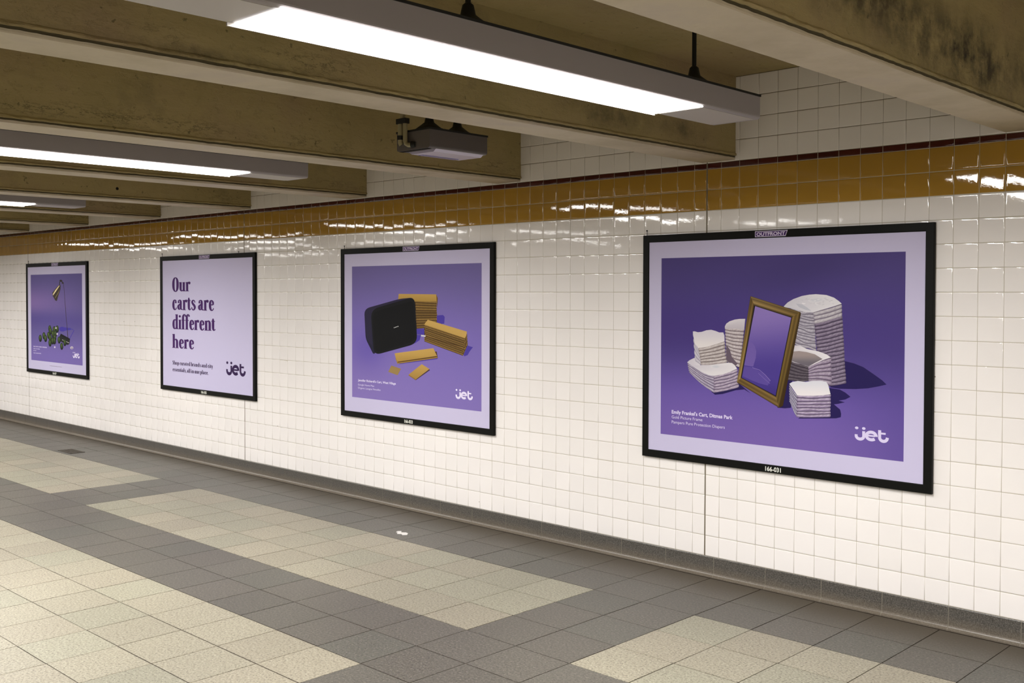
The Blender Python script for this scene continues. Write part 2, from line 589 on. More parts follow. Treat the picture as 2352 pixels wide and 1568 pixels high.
def beam(k, label):
    xr = 42.30 + 14.03 * k
    rnd_off = k * 37.7
    # profile going from the top of the right-hand face, round the lip, to the top of the left-hand face
    prof = [(0, ZC, 0), (0, 22.0, .1), (0, 21.0, .15), (0, 20.2, .25), (0.005, 19.62, .5), (0.01, 19.42, .9),
            (0.045, 19.385, 1.4), (0.070, 19.34, 1.4), (0.062, 19.295, 1.4), (-0.015, 19.285, .8), (-0.03, 19.222, .8), (-0.02, 19.205, .7),
            (-0.025, 19.14, .5), (-0.04, ZBM, .3)]
    left = [(-BW + .03, ZBM, .3), (-BW - .01, 19.17, .8), (-BW, 19.4, .5), (-BW, ZC, 0)]
    ys = [YF + i * 0.14 for i in range(int(-YF / 0.14) + 1)]
    ys[-1] = 0.0
    b = MB()
    P = prof + left
    n = len(P)
    vv = []
    for yy in ys:
        for q, (dx, zz, a) in enumerate(P):
            nz = noise.noise(Vector((rnd_off + q * .6, yy * 3.1, 0)))
            nz2 = noise.noise(Vector((rnd_off - q * .3, yy * 0.45, 3)))
            ox = (nz * .8 + nz2 * .3) * 0.024 * a
            oz = (noise.noise(Vector((rnd_off, yy * 1.7, 7 + q * .2))) * 0.020 + noise.noise(Vector((rnd_off, yy * 4.5, 9 + q * .2))) * 0.016) * (a if 0 < a else 0)
            if q == 13 or q == 14: oz *= .25
            vv.append(W(xr + dx + ox, yy, zz + oz))
    faces, mats = [], []
    for s in range(len(ys) - 1):
        for q in range(n - 1):
            faces.append((s * n + q, s * n + q + 1, (s + 1) * n + q + 1, (s + 1) * n + q))
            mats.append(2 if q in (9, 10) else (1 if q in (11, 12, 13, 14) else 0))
    base_i = len(b.v)
    b.v += [tuple(v) for v in vv]
    for f, mt in zip(faces, mats):
        b.f.append(list(f)); b.mi.append(mt); b.sm.append(False)
    loc = W(xr - BW / 2, YF / 2, ZBM)
    if k == -3:
        c0 = W(xr, -10.43, 19.86)
        ring_ = [(c0.x + .0015, c0.y + .011 * math.cos(t), c0.z + .011 * math.sin(t)) for t in [i * math.pi / 8 for i in range(16)]]
        b.add(ring_ + [(p[0] - .004, p[1], p[2]) for p in ring_], [tuple(range(16))] + [(i, 16 + i, 16 + (i + 1) % 16, (i + 1) % 16) for i in range(16)], 3)
    o = b.build('ceiling_beam', [M['concrete'], M['soffit'], M['notch_dark'], M['dark_hole']], loc=loc)
    tag(o, label, 'beam', 'concrete beams crossing the passage ceiling')
    return o


BEAMS = {
    1: 'wide concrete ceiling beam nearest the viewer, cutting across the top right corner',
    0: 'olive concrete ceiling beam directly behind the nearest lit tube light, ending above the purple nappy poster',
    -1: 'concrete ceiling beam with the small unlit light box hanging before its face',
    -2: 'concrete ceiling beam right behind the second lit tube light',
    -3: 'concrete ceiling beam with one round dark hole in its face, next beyond the second tube light',
    -4: 'concrete ceiling beam right behind the third, farthest lit tube light',
    -5: 'third ceiling beam from the far left end, meeting the wall above the lamp poster',
    -6: 'second ceiling beam from the far left end, dark with a rough face',
    -7: 'farthest visible ceiling beam, a sliver at the left edge',
}
for k, lab in BEAMS.items():
    beam(k, lab)

# ------------------------------------------------------------------ luminaires
LZ0, LZ1 = 19.05, 19.93
LW = 2.06
LENS0 = (-13.15, -29.75)


def hanger(X, Y, parent, top=ZC):
    """rod with its swivel canopy, standing on the housing top"""
    p = W(X, Y, 0)
    x, y = p.x, p.y
    z1 = W(0, 0, LZ1).z
    zt = W(0, 0, top).z
    b = MB()
    b.tube([(x, y, z1 + .02), (x, y, zt)], 0.0085, 12)
    rod = b.build('hanger_rod', M['black_metal'], parent)
    b = MB()
    b.tube([(x, y, z1 - .001), (x, y, z1 + .010), (x, y, z1 + .028), (x, y, z1 + .045), (x, y, z1 + .075), (x, y, z1 + .082)],
           [.076, .070, .046, .024, .017, .009], 18)
    b.tube([(x, y + .105, z1 - .001), (x, y + .105, z1 + .012), (x, y + .105, z1 + .018)], [.018, .016, .006], 10)
    b.tube([(x, y + .08, z1), (x, y + .08, z1 + .026)], .006, 8)
    b.build('hanger_bracket', M['black_metal'], rod)


def housing_profile(x0, x1, z0, z1, r=0.012, n=4):
    pts = [(x0, z1), (x0, z0 + r)]
    for i in range(1, n + 1):
        a = math.pi / 2 * i / n
        pts.append((x0 + r - r * math.cos(a), z0 + r - r * math.sin(a)))
    for i in range(0, n):
        a = math.pi / 2 * i / n
        pts.append((x1 - r + r * math.sin(a), z0 + r - r * math.cos(a)))
    pts += [(x1, z0 + r), (x1, z1)]
    return list(reversed(pts))


def parent_at(o, loc):
    """shift a child's mesh so that it is expressed from its thing's base"""
    for ch in o.children:
        if ch.type != 'MESH': continue
        ch.data.transform(Matrix.Translation(-Vector(loc)))
        for c2 in ch.children:
            c2.data.transform(Matrix.Translation(-Vector(loc)))


def luminaire(label):
    X1 = 49.25; X0 = X1 - LW
    ya, yb = -57.3, -9.53
    loc = W((X0 + X1) / 2, (ya + yb) / 2, LZ0)
    o = empty('tube_luminaire', loc, label, 'ceiling light', 'tube luminaires hung between the beams')
    p0, p1 = W(X0, ya, LZ0), W(X1, yb, LZ1)
    b = MB()
    prof = housing_profile(p0.x, p1.x, p0.z, p1.z - .004)
    b.extrude(prof, 'y', p0.y, p1.y, 0)
    b.build('housing', M['housing'], o)
    # pale pan under each blank end
    for a, c in ((-13.0, -9.75), (-36.9, -29.95), (-57.1, -53.9)):
        b = MB()
        q0, q1 = W(X0 + .12, a, LZ0), W(X1 - .12, c, LZ0)
        b.box((q0.x, q0.y, q0.z - .0015), (q1.x, q1.y, q0.z + .001))
        b.build('blank_panel', M['housing_pan'], o)
    b = MB()
    b.box((p0.x - .003, p0.y - .003, p1.z - .008), (p1.x + .003, p1.y + .003, p1.z))
    tag(b.build('top_cover', M['black_metal'], o), 'dark top cover')  # near-black plate, reads as a dark line along the housing top
    for a, c in (LENS0, (-37.1, -53.7)):
        q0, q1 = W(X0 + .05, c, LZ0), W(X1 - .02, a, LZ0)
        b = MB()
        b.box((q0.x, q0.y, q0.z - .0025), (q1.x, q1.y, q0.z - .0002))
        ln = b.build('lens', M['lens'], o)
        la = bpy.data.lights.new('tube_light', 'AREA')
        la.shape = 'RECTANGLE'
        la.size, la.size_y = q1.x - q0.x - .004, q1.y - q0.y - .004
        la.energy = TUBE_WATTS
        la.color = LENS_COL
        la.spread = math.radians(TUBE_SPREAD)
        lo = bpy.data.objects.new('tube_light', la)
        C.objects.link(lo)
        lo.parent = o
        lo.location = Vector(((q0.x + q1.x) / 2, (q0.y + q1.y) / 2, q0.z - .0035)) - Vector(loc)
        b = MB()
        b.box((q0.x - .006, q0.y - .02, q0.z - .008), (q0.x - .0005, q1.y, q0.z + .001))
        b.build('lens_rim', M['housing_pan'], ln)
    for Y in (-12.2, -23.1, -41.0, -52.0):
        hanger((X0 + X1) / 2, Y, o)
    parent_at(o, loc)
    return o


L1 = luminaire('large lit tube luminaire hanging nearest the viewer, glowing across the top of the picture')
labels = {-1: 'second lit tube luminaire, entering at the left edge below the large one',
          -2: 'third and farthest lit tube luminaire, only a short bright end at the left edge',
          1: 'tube luminaire over the viewer, outside the picture on the right',
          -3: 'fourth tube luminaire down the passage, outside the picture on the left',
          -4: 'fifth tube luminaire down the passage, outside the picture on the left'}
for kk, lab in labels.items():
    c = copy_tree(L1)
    c.location.x += 28.0 * U * kk
    c['label'] = lab


def stub_luminaire():
    X0, X1 = 32.95, 35.15
    ya, yb = -12.95, -9.46
    loc = W((X0 + X1) / 2, (ya + yb) / 2, LZ0)
    o = empty('light_box', loc, 'short unlit grey light box with a conduit, hanging between two beams above the speaker poster', 'ceiling light')
    p0, p1 = W(X0, ya, LZ0), W(X1, yb, LZ1)
    b = MB()
    b.extrude(housing_profile(p0.x, p1.x, p0.z, p1.z - .004), 'y', p0.y, p1.y)
    b.build('housing', M['housing_dark'], o)
    b = MB()
    b.box((p0.x - .003, p0.y - .003, p1.z - .009), (p1.x + .003, p1.y + .003, p1.z))
    tag(b.build('top_cover', M['black_metal'], o), 'dark top cover')  # same near-black plate as on the long housings
    b = MB()   # sagging milky lens, lower at the wall end
    zl = p0.z
    pr = [(p0.x + .03, zl), (p0.x + .05, zl - .012), (p1.x - .03, zl - .012), (p1.x - .012, zl)]
    b.extrude(pr, 'y', p0.y + .05, p1.y - .015)
    ln = b.build('lens', M['dead_lens'], o)
    tag(ln, 'unlit pale violet lens')
    b = MB()
    b.box((p0.x + .052, p0.y + .09, zl - .0135), (p0.x + .085, p1.y - .05, zl - .0118))
    b.build('lens_strip', M['dead_tint'], ln)
    b = MB()   # dark open slot by the conduit end
    b.box((p0.x + .01, p0.y + .006, zl - .0015), (p1.x - .02, p0.y + .03, zl + .001))
    b.build('end_slot', M['dark_hole'], o)
    for Y in (-12.0, -10.3):
        hanger((X0 + X1) / 2, Y, o)
    zt = W(0, 0, ZC).z
    b = MB()
    cx, cy = W(33.55, 0, 0).x, p0.y - .018
    b.tube([(cx, cy, zt), (cx, cy, p1.z + .045)], .0125, 14)
    cd0 = b.build('conduit', M['conduit'], o)
    b = MB()
    b.tube([(cx - .016, cy, p1.z + .05), (cx - .016, cy, p0.z + .035), (cx - .013, cy + .004, p0.z + .028)], .013, 14)
    b.build('conduit', M['conduit'], o)
    b = MB()
    b.tube([(cx + .018, cy, p1.z + .03), (cx + .018, cy, p0.z + .045), (cx + .022, cy + .002, p0.z + .030), (cx + .034, cy + .006, p0.z + .023),
            (cx + .052, cy + .012, p0.z + .022)], .011, 14)
    cd = b.build('conduit', M['conduit'], o)
    tag(cd, 'olive painted conduit')
    b = MB()
    b.box((cx - .034, cy - .014, p1.z + .03), (cx + .033, cy + .014, p1.z + .055))
    b.build('conduit_box', M['black_metal'], cd)
    b = MB()
    b.tube([(cx + .05, cy + .012, p0.z + .023), (cx + .07, cy + .02, p0.z + .023)], [.016, .013], 12)
    b.build('conduit_connector', M['black_metal'], cd)
    b = MB()
    b.tube([(cx - .016, cy - .002, p0.z + .05), (cx - .016, cy - .002, p0.z + .07)], .015, 12)
    b.build('conduit_coupling', M['black_metal'], cd)
    parent_at(o, loc)
    return o


stub_luminaire()

# ------------------------------------------------------------------ small things on the floor
i_, j_ = -19.0, 0.0
x0 = (FX0 + (-19.0) * FTX + .05) * U
y0 = -(FY0 + 0.86 * FTY) * U
y1 = -(FY0 + 0.40 * FTY) * U
x1 = x0 + 2.6 * U
dr = empty('floor_drain', ((x0 + x1) / 2, (y0 + y1) / 2, 0), 'small rusty floor drain grate set in the grey tiles near the wall', 'drain')
b = MB()
b.box((x0, y0, -.001), (x1, y1, .0012))
b.build('drain_pit', M['dark_hole'], dr)
b = MB()
b.box((x0, y0, .0012), (x1, y0 + .012, .004)); b.box((x0, y1 - .012, .0012), (x1, y1, .004))
b.box((x0, y0, .0012), (x0 + .012, y1, .004)); b.box((x1 - .012, y0, .0012), (x1, y1, .004))
b.build('frame', M['grate'], dr)
b = MB()
for q in range(11):
    xx = x0 + .022 + q * (x1 - x0 - .044) / 10
    b.box((xx - .005, y0 + .012, .0012), (xx + .005, y1 - .012, .0036))
for q in range(1, 4):
    yy = y0 + (y1 - y0) * q / 4
    b.box((x0 + .012, yy - .003, .0036), (x1 - .012, yy + .003, .0042))
b.build('grate', M['grate'], dr)
parent_at(dr, dr.location)

rnd = random.Random(3)
px, py = 2.52, -0.50
outline = [(-.075, .012), (-.05, .022), (-.02, .006), (.012, .018), (.05, .012), (.072, -.004), (.05, -.018), (.02, -.010), (-.012, -.020), (-.03, -.006), (-.055, -.004)]
b = MB()
top = [(px + x * .8, py + y * 1.5, .002 + .004 * rnd.random()) for x, y in outline]
bot = [(px + x * .8, py + y * 1.5, .0006) for x, y in outline]
n = len(outline)
b.add(top + bot, [tuple(reversed(range(n))), tuple(range(n, 2 * n))] + [(i, (i + 1) % n, n + (i + 1) % n, n + i) for i in range(n)])
tag(b.build('paper_scrap', M['paper'], loc=(px, py, .001)), 'torn white paper scrap lying on the grey floor tiles', 'litter')

# ------------------------------------------------------------------ poster printing helpers
# every print is flat ink on its own sheet: shapes are laid one over another a few hundredths of a millimetre apart
FY_ = -0.185                   # front plane of the frames, tiles
PY_ = -0.13                    # plane of the printed sheets


def sp(c):
    return lin(*c)


def mixc(a, b, t):
    return tuple(a[i] + (b[i] - a[i]) * t for i in range(3))


class Print:
    """collects coloured flat shapes given in a zoomed view of the photo: off + zoom"""

    def __init__(s, off=(0, 0), zoom=1.0):
        s.v, s.f, s.c = [], [], []
        s.off, s.zoom, s.lay = off, zoom, 0
        s.gain = 1.0

    def view(s, off, zoom):
        s.off, s.zoom = off, zoom

    def P(s, p):
        X, Z = on_wall(s.off[0] + p[0] / s.zoom, s.off[1] + p[1] / s.zoom, PY_)
        return (X, Z)

    def emit(s, pts, cols, faces, world=False):
        o = len(s.v)
        y = PY_ * U - 0.000014 * s.lay
        for p, c in zip(pts, cols):
            q = p if world else s.P(p)
            s.v.append((q[0] * U, y, (q[1] + ZB) * U))
            s.c.append(tuple(min(1, x * (s.gain if not world else 1)) for x in sp(c)))
        for f in faces:
            s.f.append([i + o for i in f])

    def poly(s, pts, col, world=False):
        s.lay += 1
        cols = [col(p) if callable(col) else col for p in pts]
        tris = tessellate_polygon([[Vector((p[0], p[1], 0)) for p in pts]])
        s.emit(pts, cols, tris, world)

    def grid(s, TL, TR, BR, BL, nx, ny, cf, world=False):
        """quad patch; cf(s,t) -> colour"""
        s.lay += 1
        pts, cols = [], []
        for j in range(ny + 1):
            for i in range(nx + 1):
                a, t = i / nx, j / ny
                x = (TL[0] * (1 - a) + TR[0] * a) * (1 - t) + (BL[0] * (1 - a) + BR[0] * a) * t
                y = (TL[1] * (1 - a) + TR[1] * a) * (1 - t) + (BL[1] * (1 - a) + BR[1] * a) * t
                pts.append((x, y)); cols.append(cf(a, t))
        fs = []
        for j in range(ny):
            for i in range(nx):
                a = j * (nx + 1) + i
                fs.append((a, a + 1, a + nx + 2, a + nx + 1))
        s.emit(pts, cols, fs, world)

    def stroke(s, pts, w, col, world=False):
        """w: width or list of widths; flat ended ribbon"""
        s.lay += 1
        n = len(pts)
        ws = w if isinstance(w, (list, tuple)) else [w] * n
        L, R = [], []
        for i in range(n):
            a, b = pts[max(i - 1, 0)], pts[min(i + 1, n - 1)]
            dx, dy = b[0] - a[0], b[1] - a[1]
            d = math.hypot(dx, dy) or 1
            nx, ny = -dy / d * ws[i] / 2, dx / d * ws[i] / 2
            L.append((pts[i][0] + nx, pts[i][1] + ny)); R.append((pts[i][0] - nx, pts[i][1] - ny))
        allp = L + R
        s.emit(allp, [col] * len(allp), [(i, i + 1, n + i + 1, n + i) for i in range(n - 1)], world)

    def ellipse(s, cx, cy, rx, ry, cin, cout=None, rot=0, n=24, hl=(0, 0), world=False):
        s.lay += 1
        cout = cout or cin
        pts, cols = [(cx + hl[0] * rx, cy + hl[1] * ry)], [cin]
        for rr, mixf in ((.5, .35), (.85, .8), (1, 1)):
            for i in range(n):
                a = 2 * math.pi * i / n
                x, y = rx * rr * math.cos(a) + hl[0] * rx * (1 - rr), ry * rr * math.sin(a) + hl[1] * ry * (1 - rr)
                pts.append((cx + x * math.cos(rot) - y * math.sin(rot), cy + x * math.sin(rot) + y * math.cos(rot)))
                cols.append(mixc(cin, cout, mixf))
        fs = [(0, 1 + i, 1 + (i + 1) % n) for i in range(n)]
        for r in range(2):
            for i in range(n):
                a, b = 1 + r * n + i, 1 + r * n + (i + 1) % n
                fs.append((a, b, b + n, a + n))
        s.emit(pts, cols, fs, world)

    def build(s, name, parent):
        me = bpy.data.meshes.new(name)
        # faces must look towards the room (-Y)
        fs = []
        for f in s.f:
            n = Vector((0, 0, 0))
            for i in range(len(f)):
                a, b = Vector(s.v[f[i]]), Vector(s.v[f[(i + 1) % len(f)]])
                n += a.cross(b)
            fs.append(f if n.y < 0 else list(reversed(f)))
        me.from_pydata(s.v, [], fs)
        ca = me.color_attributes.new('ink', 'FLOAT_COLOR', 'POINT')
        ca.data.foreach_set('color', [x for c in s.c for x in (c[0], c[1], c[2], 1.0)])
        me.materials.append(M['ink'])
        me.update()
        o = bpy.data.objects.new(name, me)
        C.objects.link(o)
        o.parent = parent
        return o


def text_mesh(s, bold=0.0):
    """letters of the built-in font as (verts, faces) in its own units"""
    cu = bpy.data.curves.new('t', 'FONT')
    cu.body = s
    cu.size = 1
    cu.offset = bold
    cu.resolution_u = 3
    ob = bpy.data.objects.new('t', cu)
    C.objects.link(ob)
    bpy.context.view_layer.update()
    dg = bpy.context.evaluated_depsgraph_get()
    me = bpy.data.meshes.new_from_object(ob.evaluated_get(dg))
    vs = [(v.co.x, v.co.y) for v in me.vertices]
    fs = [tuple(p.vertices) for p in me.polygons]
    bpy.data.objects.remove(ob)
    bpy.data.curves.remove(cu)
    bpy.data.meshes.remove(me)
    return vs, fs


def text(pr, s, x0, x1, zb, h, col, bold=0.0, hunit=0.73):
    """set a line of sans lettering between x0 and x1, cap height h, baseline zb (tile units on the wall)"""
    vs, fs = text_mesh(s, bold)
    a, b = min(v[0] for v in vs), max(v[0] for v in vs)
    kx = (x1 - x0) / (b - a)
    ky = h / hunit
    pr.lay += 1
    pr.emit([(x0 + (v[0] - a) * kx, zb + v[1] * ky) for v in vs], [col] * len(vs), fs, True)


# ---- a bold condensed serif face, drawn with broad-nib strokes (x height 480, ascender 730)
def smooth(p, n=7):
    out = []
    for i in range(len(p) - 1):
        p0, p1, p2, p3 = p[max(i - 1, 0)], p[i], p[i + 1], p[min(i + 2, len(p) - 1)]
        for k_ in range(n):
            t = k_ / n
            out.append(tuple(.5 * ((2 * p1[c]) + (-p0[c] + p2[c]) * t + (2 * p0[c] - 5 * p1[c] + 4 * p2[c] - p3[c]) * t * t
                                   + (-p0[c] + 3 * p1[c] - 3 * p2[c] + p3[c]) * t ** 3) for c in range(3)))
    out.append(tuple(p[-1]))
    return out


T, HL = 96, 30                 # stem and hairline


def ring(cx, cy, rx, ry, t=T, h=HL):
    pts = []
    for i in range(41):
        a = 2 * math.pi * i / 40
        c = abs(math.cos(a))
        e = 0.85
        x = cx + (rx - t / 2) * math.copysign(abs(math.cos(a)) ** e, math.cos(a))
        y = cy + (ry - h / 2) * math.copysign(abs(math.sin(a)) ** e, math.sin(a))
        pts.append((x, y, h + (t - h) * c ** 1.3))
    return ('raw', pts)


def stem(x, y0, y1, w=T):
    return ('raw', [(x, y0, w), (x, y1, w)])


def foot(x, y=0, l=88, r=88, d=1):   # slab with small brackets; d=1 sits on the line, d=-1 hangs from it
    return ('poly', [(x - l, y), (x + r, y), (x + r, y + d * 20), (x + T / 2 + 8, y + d * 34), (x + T / 2, y + d * 60), (x - T / 2, y + d * 60),
                     (x - T / 2 - 8, y + d * 34), (x - l, y + d * 20)])


def flag(x, y, l=80):
    return ('poly', [(x - l, y - 8), (x + T / 2, y + 8), (x + T / 2, y - 60), (x - T / 2, y - 60), (x - T / 2 - 8, y - 36), (x - l, y - 28)])


def arch(x, w, y0=0):                # shoulder of n, h: leaves stem x, lands on stem x+w
    return ('s', [(x + 20, 370, 22), (x + 60, 435, 34), (x + 115, 452, 62), (x + w - 18, 415, 88), (x + w, 330, T), (x + w, 160, T), (x + w, y0, T)])


G = {
    'O': (370, [ring(185, 350, 160, 372, 108, 34)]),
    'S': (300, [('s', [(230, 560, 30), (215, 640, 40), (150, 690, 46), (85, 640, 80), (80, 550, 95), (150, 430, 105), (215, 300, 105), (235, 160, 90), (180, 50, 60), (120, 20, 38), (65, 70, 36), (50, 190, 26)])]),
    'u': (340, [('s', [(85, 470, T), (85, 300, T), (85, 130, 92), (108, 50, 74), (150, 28, 44), (195, 55, 24), (222, 120, 22)]), stem(245, 0, 470), flag(85, 472), flag(245, 472, 70), foot(258, 0, 40, 78)]),
    'r': (258, [stem(85, 0, 470), flag(85, 472), foot(85), ('s', [(110, 330, 20), (135, 420, 34), (170, 452, 60), (196, 445, 84), (206, 405, 92)]), ('dot', 200, 400, 44)]),
    'c': (282, [('s', [(214, 380, 60), (206, 440, 50), (160, 464, 36), (112, 430, 72), (86, 330, 94), (82, 240, 100), (88, 140, 94), (120, 48, 74), (168, 20, 44), (220, 45, 30), (245, 120, 22)]), ('dot', 212, 358, 46)]),
    'a': (322, [('s', [(92, 370, 60), (100, 432, 46), (150, 464, 34), (196, 440, 70), (208, 370, T), (208, 200, T), (208, 110, T), (230, 50, 60), (275, 30, 30), (300, 50, 22)]), ('dot', 94, 362, 42),
                ('s', [(205, 290, 26), (130, 250, 50), (86, 190, 84), (82, 120, 92), (104, 60, 72), (140, 40, 46), (180, 65, 26), (205, 120, 22)])]),
    't': (212, [('s', [(92, 590, 20), (92, 540, 60), (92, 460, T), (92, 160, T), (105, 60, 76), (140, 30, 42), (180, 55, 26), (192, 90, 20)]), ('poly', [(10, 470), (185, 470), (185, 438), (10, 438)])]),
    's': (262, [('s', [(206, 350, 26), (190, 430, 34), (135, 462, 40), (85, 430, 66), (74, 370, 80), (120, 290, 92), (180, 215, 94), (205, 130, 84), (170, 45, 58), (115, 20, 38), (68, 60, 34), (48, 150, 24)])]),
    'e': (290, [('s', [(92, 268, 34), (232, 268, 34)]), ('s', [(232, 268, 60), (222, 380, 76), (185, 445, 50), (150, 464, 32), (108, 430, 72), (84, 340, 94), (80, 240, 100), (88, 140, 94), (118, 50, 74), (168, 20, 44), (220, 45, 30), (248, 120, 22)])]),
    'd': (346, [stem(250, 0, 730), flag(250, 732), foot(262, 0, 40, 78), ('s', [(225, 400, 22), (190, 450, 34), (150, 462, 44), (104, 420, 80), (84, 330, 96), (80, 240, 102), (86, 140, 96), (106, 56, 78), (150, 22, 44), (195, 45, 30), (225, 100, 22)])]),
    'b': (340, [stem(88, 10, 730), flag(88, 732), ('s', [(112, 400, 22), (150, 452, 34), (190, 462, 46), (236, 420, 80), (254, 330, 96), (258, 240, 102), (252, 140, 96), (232, 56, 76), (185, 20, 40), (140, 30, 28), (88, 40, 24)])]),
    'p': (346, [stem(88, -210, 470), flag(88, 472), foot(88, -210), ('s', [(112, 400, 22), (150, 452, 34), (190, 462, 46), (238, 420, 80), (258, 330, 96), (262, 240, 102), (256, 140, 96), (234, 56, 76), (190, 20, 40), (150, 40, 28), (112, 90, 22)])]),
    'i': (190, [stem(92, 0, 470), flag(92, 472), foot(92), ('dot', 88, 640, 58)]),
    'l': (190, [stem(92, 0, 730), flag(92, 732), foot(92)]),
    'f': (214, [stem(88, 0, 560), foot(88), ('poly', [(8, 470), (190, 470), (190, 438), (8, 438)]), ('s', [(88, 540, T), (92, 640, 88), (122, 712, 58), (168, 730, 40), (205, 700, 50)]), ('dot', 205, 672, 42)]),
    'h': (352, [stem(88, 0, 730), flag(88, 732), foot(88), arch(88, 172), foot(260)]),
    'n': (352, [stem(88, 0, 470), flag(88, 472), foot(88), arch(88, 172), foot(260)]),
    'o': (312, [ring(156, 241, 134, 252)]),
    'y': (310, [('s', [(60, 470, T), (110, 260, T), (170, 20, 80)]), ('s', [(250, 470, 30), (205, 220, 30), (150, -60, 40), (105, -180, 60), (60, -190, 60)]), ('poly', [(0, 470), (130, 470), (130, 446), (0, 446)]), ('poly', [(195, 470), (310, 470), (310, 446), (195, 446)])]),
    ',': (130, [('dot', 62, 46, 52), ('s', [(95, 40, 36), (85, -40, 34), (40, -110, 14)])]),
    '.': (130, [('dot', 62, 46, 52)]),
    ' ': (120, []),
}


def serif(pr, s, x0, x1, zb, h, col, track=0):
    """serif line from x0 to x1 (tile units), x height h"""
    tot = sum(G[c][0] + track for c in s) - track
    kx = (x1 - x0) / tot
    ky = h / 480
    cx = 0
    for c in s:
        adv, parts = G[c]
        mp = lambda x, y: (x0 + (cx + x) * kx, zb + y * ky)
        for q in parts:
            if q[0] in ('raw', 's'):
                pts = q[1] if q[0] == 'raw' else smooth(q[1])
                n = len(pts)
                L, R = [], []
                for i in range(n):
                    a, b = pts[max(i - 1, 0)], pts[min(i + 1, n - 1)]
                    if q[0] == 'raw' and n > 10:
                        a = pts[(i - 1) % (n - 1)]; b = pts[(i + 1) % (n - 1)]
                    dx, dy = b[0] - a[0], b[1] - a[1]
                    d = math.hypot(dx, dy) or 1
                    w_ = pts[i][2] / 2 * 1.0 + 8
                    L.append(mp(pts[i][0] - dy / d * w_, pts[i][1] + dx / d * w_))
                    R.append(mp(pts[i][0] + dy / d * w_, pts[i][1] - dx / d * w_))
                pr.lay += .25
                pr.emit(L + R, [col] * (2 * n), [(i, i + 1, n + i + 1, n + i) for i in range(n - 1)], True)
            elif q[0] == 'poly':
                pr.lay += .25
                p = [mp(*z_) for z_ in q[1]]
                pr.emit(p, [col] * len(p), tessellate_polygon([[Vector((z_[0], z_[1], 0)) for z_ in p]]), True)
            else:
                pr.lay += .25
                n = 16
                p = [mp(q[1] + q[3] * math.cos(2 * math.pi * i / n), q[2] + q[3] * math.sin(2 * math.pi * i / n)) for i in range(n)]
                pr.emit(p, [col] * n, [tuple(range(n))], True)
        cx += adv + track


def jet_logo(pr, x0, x1, z0, z1, col):
    """smiling wordmark; drawn in a 172 x 96 box, y downwards"""
    kx, kz = (x1 - x0) / 172, (z1 - z0) / 96
    mp = lambda x, y: (x0 + x * kx, z1 - y * kz)

    def arc(cx, cy, rx, ry, a0, a1, n=20):
        return [mp(cx + rx * math.cos(math.radians(a0 + (a1 - a0) * i / n)), cy + ry * math.sin(math.radians(a0 + (a1 - a0) * i / n))) for i in range(n + 1)]
    wd = 15 * kx
    for (x, y) in ((10, 9), (46, 9)):
        pr.lay += 1
        p = [mp(x + 9 * math.cos(t), y + 9 * math.sin(t)) for t in [2 * math.pi * i / 20 for i in range(20)]]
        pr.emit(p, [col] * 20, [tuple(range(20))], True)
    pr.stroke([mp(46, 27), mp(46, 50)] + arc(27, 60, 19.5, 21.5, 0, 178)[1:] + [mp(7.6, 52)], wd, col, True)
    # e
    pr.stroke([mp(63, 53), mp(104, 53)], 11 * kz, col, True)
    pr.stroke(arc(84, 54, 24.5, 25, 5, -315, 40), wd, col, True)
    # t
    pr.stroke([mp(126, 10), mp(126, 54)] + arc(145, 58, 19, 23, 180, 8)[1:] + [mp(164.5, 55)], wd, col, True)
    pr.stroke([mp(118, 31), mp(156, 31)], 12 * kz, col, True)


